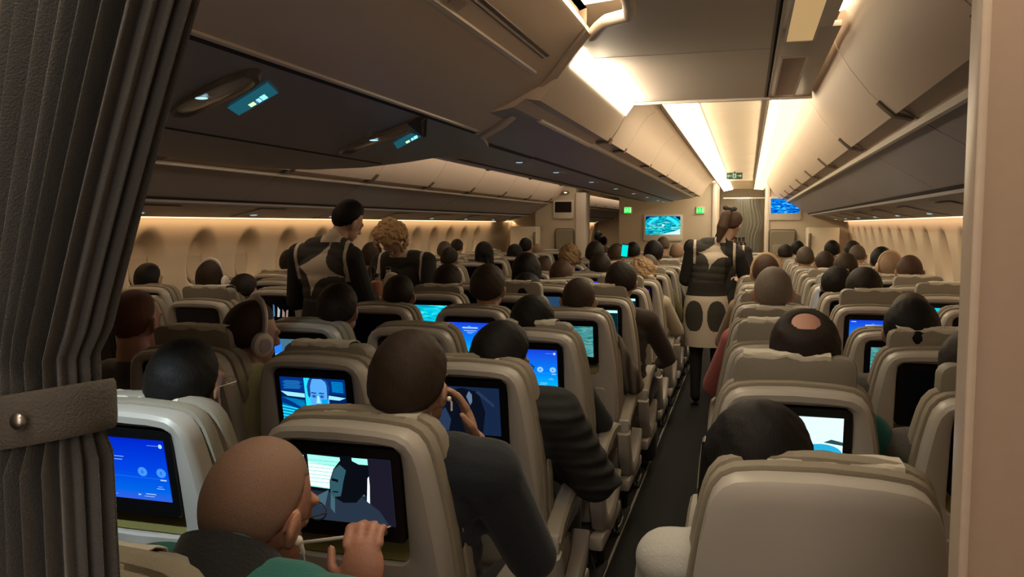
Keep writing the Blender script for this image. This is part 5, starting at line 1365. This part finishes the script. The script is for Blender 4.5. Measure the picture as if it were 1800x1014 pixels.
# left attendant seen from behind, black hair in a bun
st = cstar(-.025, 1.31, (.095, .15), (-.135, .0), (.18, -.06), (-.02, -.17))
b, h, ps = attendant(dict(head=V(.115,.09,1.575), hrot=Euler((R(-28),R(8),R(-32))), neck=V(.055,.01,1.475), chest=V(0,-.02,1.30), sh=[V(-.185,-.03,1.375), V(.185,.0,1.36)], el=[V(-.25,.03,1.10), V(.245,.08,1.09)], wr=[V(-.14,.30,1.10), V(.16,.34,1.10)]),
    (-2.45, 4.50, 0), 0, 'bun', 'black', 'fair', 'cabin attendant with black hair pinned up, seen from behind in the left aisle', st, .007, True)
b.scale = (.93, .95, 1.03)
# facing attendant, blond curls, bending to the trolley
st2 = None
b, h, ps = attendant(dict(head=V(.02,.20,1.50), hrot=Euler((R(-78),0,R(12))), neck=V(0,.09,1.385), chest=V(0,.0,1.25), belly=V(0,-.03,1.08), sh=[V(-.185,.03,1.33), V(.185,.03,1.32)], el=[V(-.25,.14,1.10), V(.25,.14,1.10)], wr=[V(-.13,.34,1.10), V(.13,.34,1.08)]),
    (-2.46, 5.72, 0), R(180), 'curly', 'curl', 'fair', 'cabin attendant with blond curls bending forward over the drinks trolley', None, .009)
h.scale = (1.12, 1.12, 1.15)
# right aisle attendant with long brown ponytail and bow
st3 = cstar(.035, 1.37, (.065, .14), (-.125, -.01), (.13, -.05), (-.035, -.17))
b, h, ps = attendant(dict(head=V(.175,.07,1.60), hrot=Euler((R(-22),R(8),R(-25))), neck=V(.11,.02,1.465), chest=V(.03,-.02,1.28), belly=V(-.01,0,1.10), pelvis=V(-.02,-.01,.94), sh=[V(-.135,-.04,1.40), V(.235,.02,1.33)], el=[V(-.20,.03,1.12), V(.33,.10,1.10)], wr=[V(-.10,.26,1.08), V(.30,.34,1.14)]),
    (-.315, 7.40, 0), 0, 'short', 'chestnut', 'fair', 'cabin attendant with a long brown ponytail and black bow in the right aisle', st3, .007, True)
bm = bmesh.new()
caps(bm, (0, -.105, .070), (0, -.135, .03), .030, .046, 16); caps(bm, (0, -.135, .03), (.005, -.140, -.08), .046, .050, 16); caps(bm, (.005, -.140, -.08), (.0, -.125, -.20), .050, .018, 16)
link('ponytail', remesh('ponytail', bm, .005, [hairm('chestnut')], 2), h)
bm = bmesh.new()
for s in (-1, 1): ell(bm, (s*.035, -.115, .105), (.034, .012, .020), Euler((0, s*R(-12), 0)))
ell(bm, (0, -.118, .103), (.012, .014, .014)); link('bow', tomesh('bow', bm, M_UNIF), h)
# second attendant bending just beyond her
b, h, ps = attendant(dict(head=V(.02,.16,1.44), hrot=Euler((R(-55),0,0)), neck=V(0,.07,1.36), chest=V(0,0,1.22), belly=V(0,-.03,1.06), sh=[V(-.18,.02,1.32), V(.18,.02,1.31)], el=[V(-.24,.12,1.06), V(.24,.12,1.06)], wr=[V(-.12,.3,1.08), V(.12,.3,1.08)]),
    (-.20, 8.75, 0), R(180), 'bun', 'black', 'fair', 'dark uniformed attendant bending behind the one with the ponytail', None, .010)

# ---------------- trolleys and what stands on them ----------------
M_TROL = mat('trolley_alu', (.42, .40, .37), .4, .6, scale=30)
def trolley(x, y, label, L=.62):
    bm = bmesh.new(); box(bm, x-.15, x+.15, y, y+L, .10, 1.00, .012); o = tag(link('service_trolley', tomesh('trolley', bm, M_TROL)), label, 'trolley')
    bm = bmesh.new(); box(bm, x-.155, x+.155, y-.01, y+L+.01, 1.00, 1.03, .008); link('top_tray', tomesh('top_tray', bm, M_SHELL), o)
    for dx in (-.12, .12):
        for dy in (.06, L-.06):
            bm = bmesh.new(); tube(bm, [(x+dx-.015, y+dy, .05), (x+dx+.015, y+dy, .05)], .05, 16); link('wheel', tomesh('wheel', bm, M_DARK), o)
    bm = bmesh.new(); box(bm, x-.13, x+.13, y-.008, y, .14, .96, .004); d_ = link('door', tomesh('door', bm, M_SHELL), o)
    bm = bmesh.new(); tube(bm, [(x-.1, y-.01, 1.0), (x-.1, y-.04, 1.01), (x+.1, y-.04, 1.01), (x+.1, y-.01, 1.0)], .008, 8); link('handle', tomesh('handle', bm, M_METAL), o)
    return o
trolley(-2.36, 4.86, 'drinks trolley between the two attendants in the left aisle', .44)
trolley(-.13, 9.0, 'service trolley beyond the ponytailed attendant in the right aisle', .8)
def lathe(prof, x, y, z, m, name='b', seg=20):
    bm = bmesh.new(); loft(bm, [[(x+r*math.cos(2*math.pi*k/seg), y+r*math.sin(2*math.pi*k/seg), z+h) for k in range(seg)] for r, h in prof]); fixn(bm)
    return link(name, tomesh(name, bm, m))
BOT = [(.034, 0), (.038, .01), (.038, .17), (.030, .20), (.014, .225), (.014, .255), (.016, .257), (.016, .275)]
CART = [(.042, 0), (.042, .18), (.040, .20), (.012, .215), (.012, .235)]
CUP = [(.026, 0), (.035, .09), (.037, .092), (.034, .09), (.025, .004)]
tz = 1.03
items = [
 ('drink_bottle', BOT, -2.46, 4.93, mat('bottle_dark', (.012, .015, .01), .15), 'dark bottle at the left of the trolley top', 'bottle'),
 ('drink_bottle', BOT, -2.37, 4.98, mat('bottle_black', (.02, .012, .008), .15), 'black capped bottle in the middle of the trolley top', 'bottle'),
 ('juice_carton', CART, -2.40, 4.90, mat('juice_green', (.14, .17, .08), .4), 'greenish juice container at the front of the trolley', 'carton'),
 ('juice_carton', CART, -2.31, 4.90, mat('juice_orange', (.35, .17, .09), .4), 'orange brown juice container at the front of the trolley', 'carton'),
 ('drink_bottle', BOT, -2.27, 5.0, mat('bottle_clear', (.40, .42, .36), .1), 'pale bottle at the right of the trolley top', 'bottle'),
]
for nm, pr_, x, y, m, lab, cat in items:
    o = lathe(pr_, x, y, tz, m, nm); tag(o, lab, cat, 'things on the drinks trolley')
    c_ = lathe([(.015, 0), (.016, .002), (.016, .022), (.014, .024)], x, y, tz+pr_[-1][1]-.004, M_DARK, 'cap', 14); c_.parent = o
bm = bmesh.new()
rings = [[(-2.24+.062*s*math.cos(t)*(1+.1*math.sin(5*t+z*30)), 4.98+.045*s*math.sin(t), tz+z) for t in [2*math.pi*k/30 for k in range(30)]] for s, z in ((.7, 0), (1, .03), (1.05, .12), (.95, .20), (.6, .25), (.2, .26))]
loft(bm, rings); fixn(bm)
tag(link('paper_bag', tomesh('paper_bag', bm, mat('paper_pale', (.50, .45, .36), .8, bump=.3, scale=40))), 'crumpled pale bag on the drinks trolley below the blond attendant', 'bag', 'things on the drinks trolley')
for i, (x, y) in enumerate([(-2.31, 5.10), (-2.42, 5.12)]):
    tag(lathe(CUP, x, y, tz, M_CLOTH, 'paper_cup'), ['white paper cup on the right back of the drinks trolley', 'white paper cup on the left back of the drinks trolley'][i], 'cup', 'things on the drinks trolley')
bm = bmesh.new(); box(bm, -.24, .0, 9.1, 9.5, tz, tz+.16, .02); tag(link('drawer_box', tomesh('drawer_box', bm, mat('drawer_dark', (.05, .04, .035), .5))), 'dark drawer box on the far trolley', 'box')
for i, (x, y) in enumerate([(-.17, 9.2), (-.08, 9.25), (-.12, 9.35), (-.04, 9.4)]):
    tag(lathe(BOT, x, y, tz+.16, mat('bottle_brown', (.03, .018, .012), .2), 'drink_bottle'), '%s dark bottle on the far trolley beside the ponytailed attendant' % ['left front', 'right front', 'left back', 'right back'][i], 'bottle', 'bottles on the far trolley')
# large dark travel hat-like bag held above the seats mid cabin
# people glimpsed beyond the left bulkhead
for i, (x, y) in enumerate([(-3.20, 16.5), (-2.80, 16.5), (-3.5, 17.5), (-3.06, 17.5)]):
    person('A', 14, 0, [.06, .02, .05, .09][i], 'short', ['dkbrown', 'black', 'dkbrown', 'black'][i], 'grey', 'tan', '', 0, X=x, Y=y, label='dark haired person glimpsed beyond the left aisle opening, %s' % ['near left', 'near right', 'far left', 'far right'][i], group='passengers beyond the bulkheads')
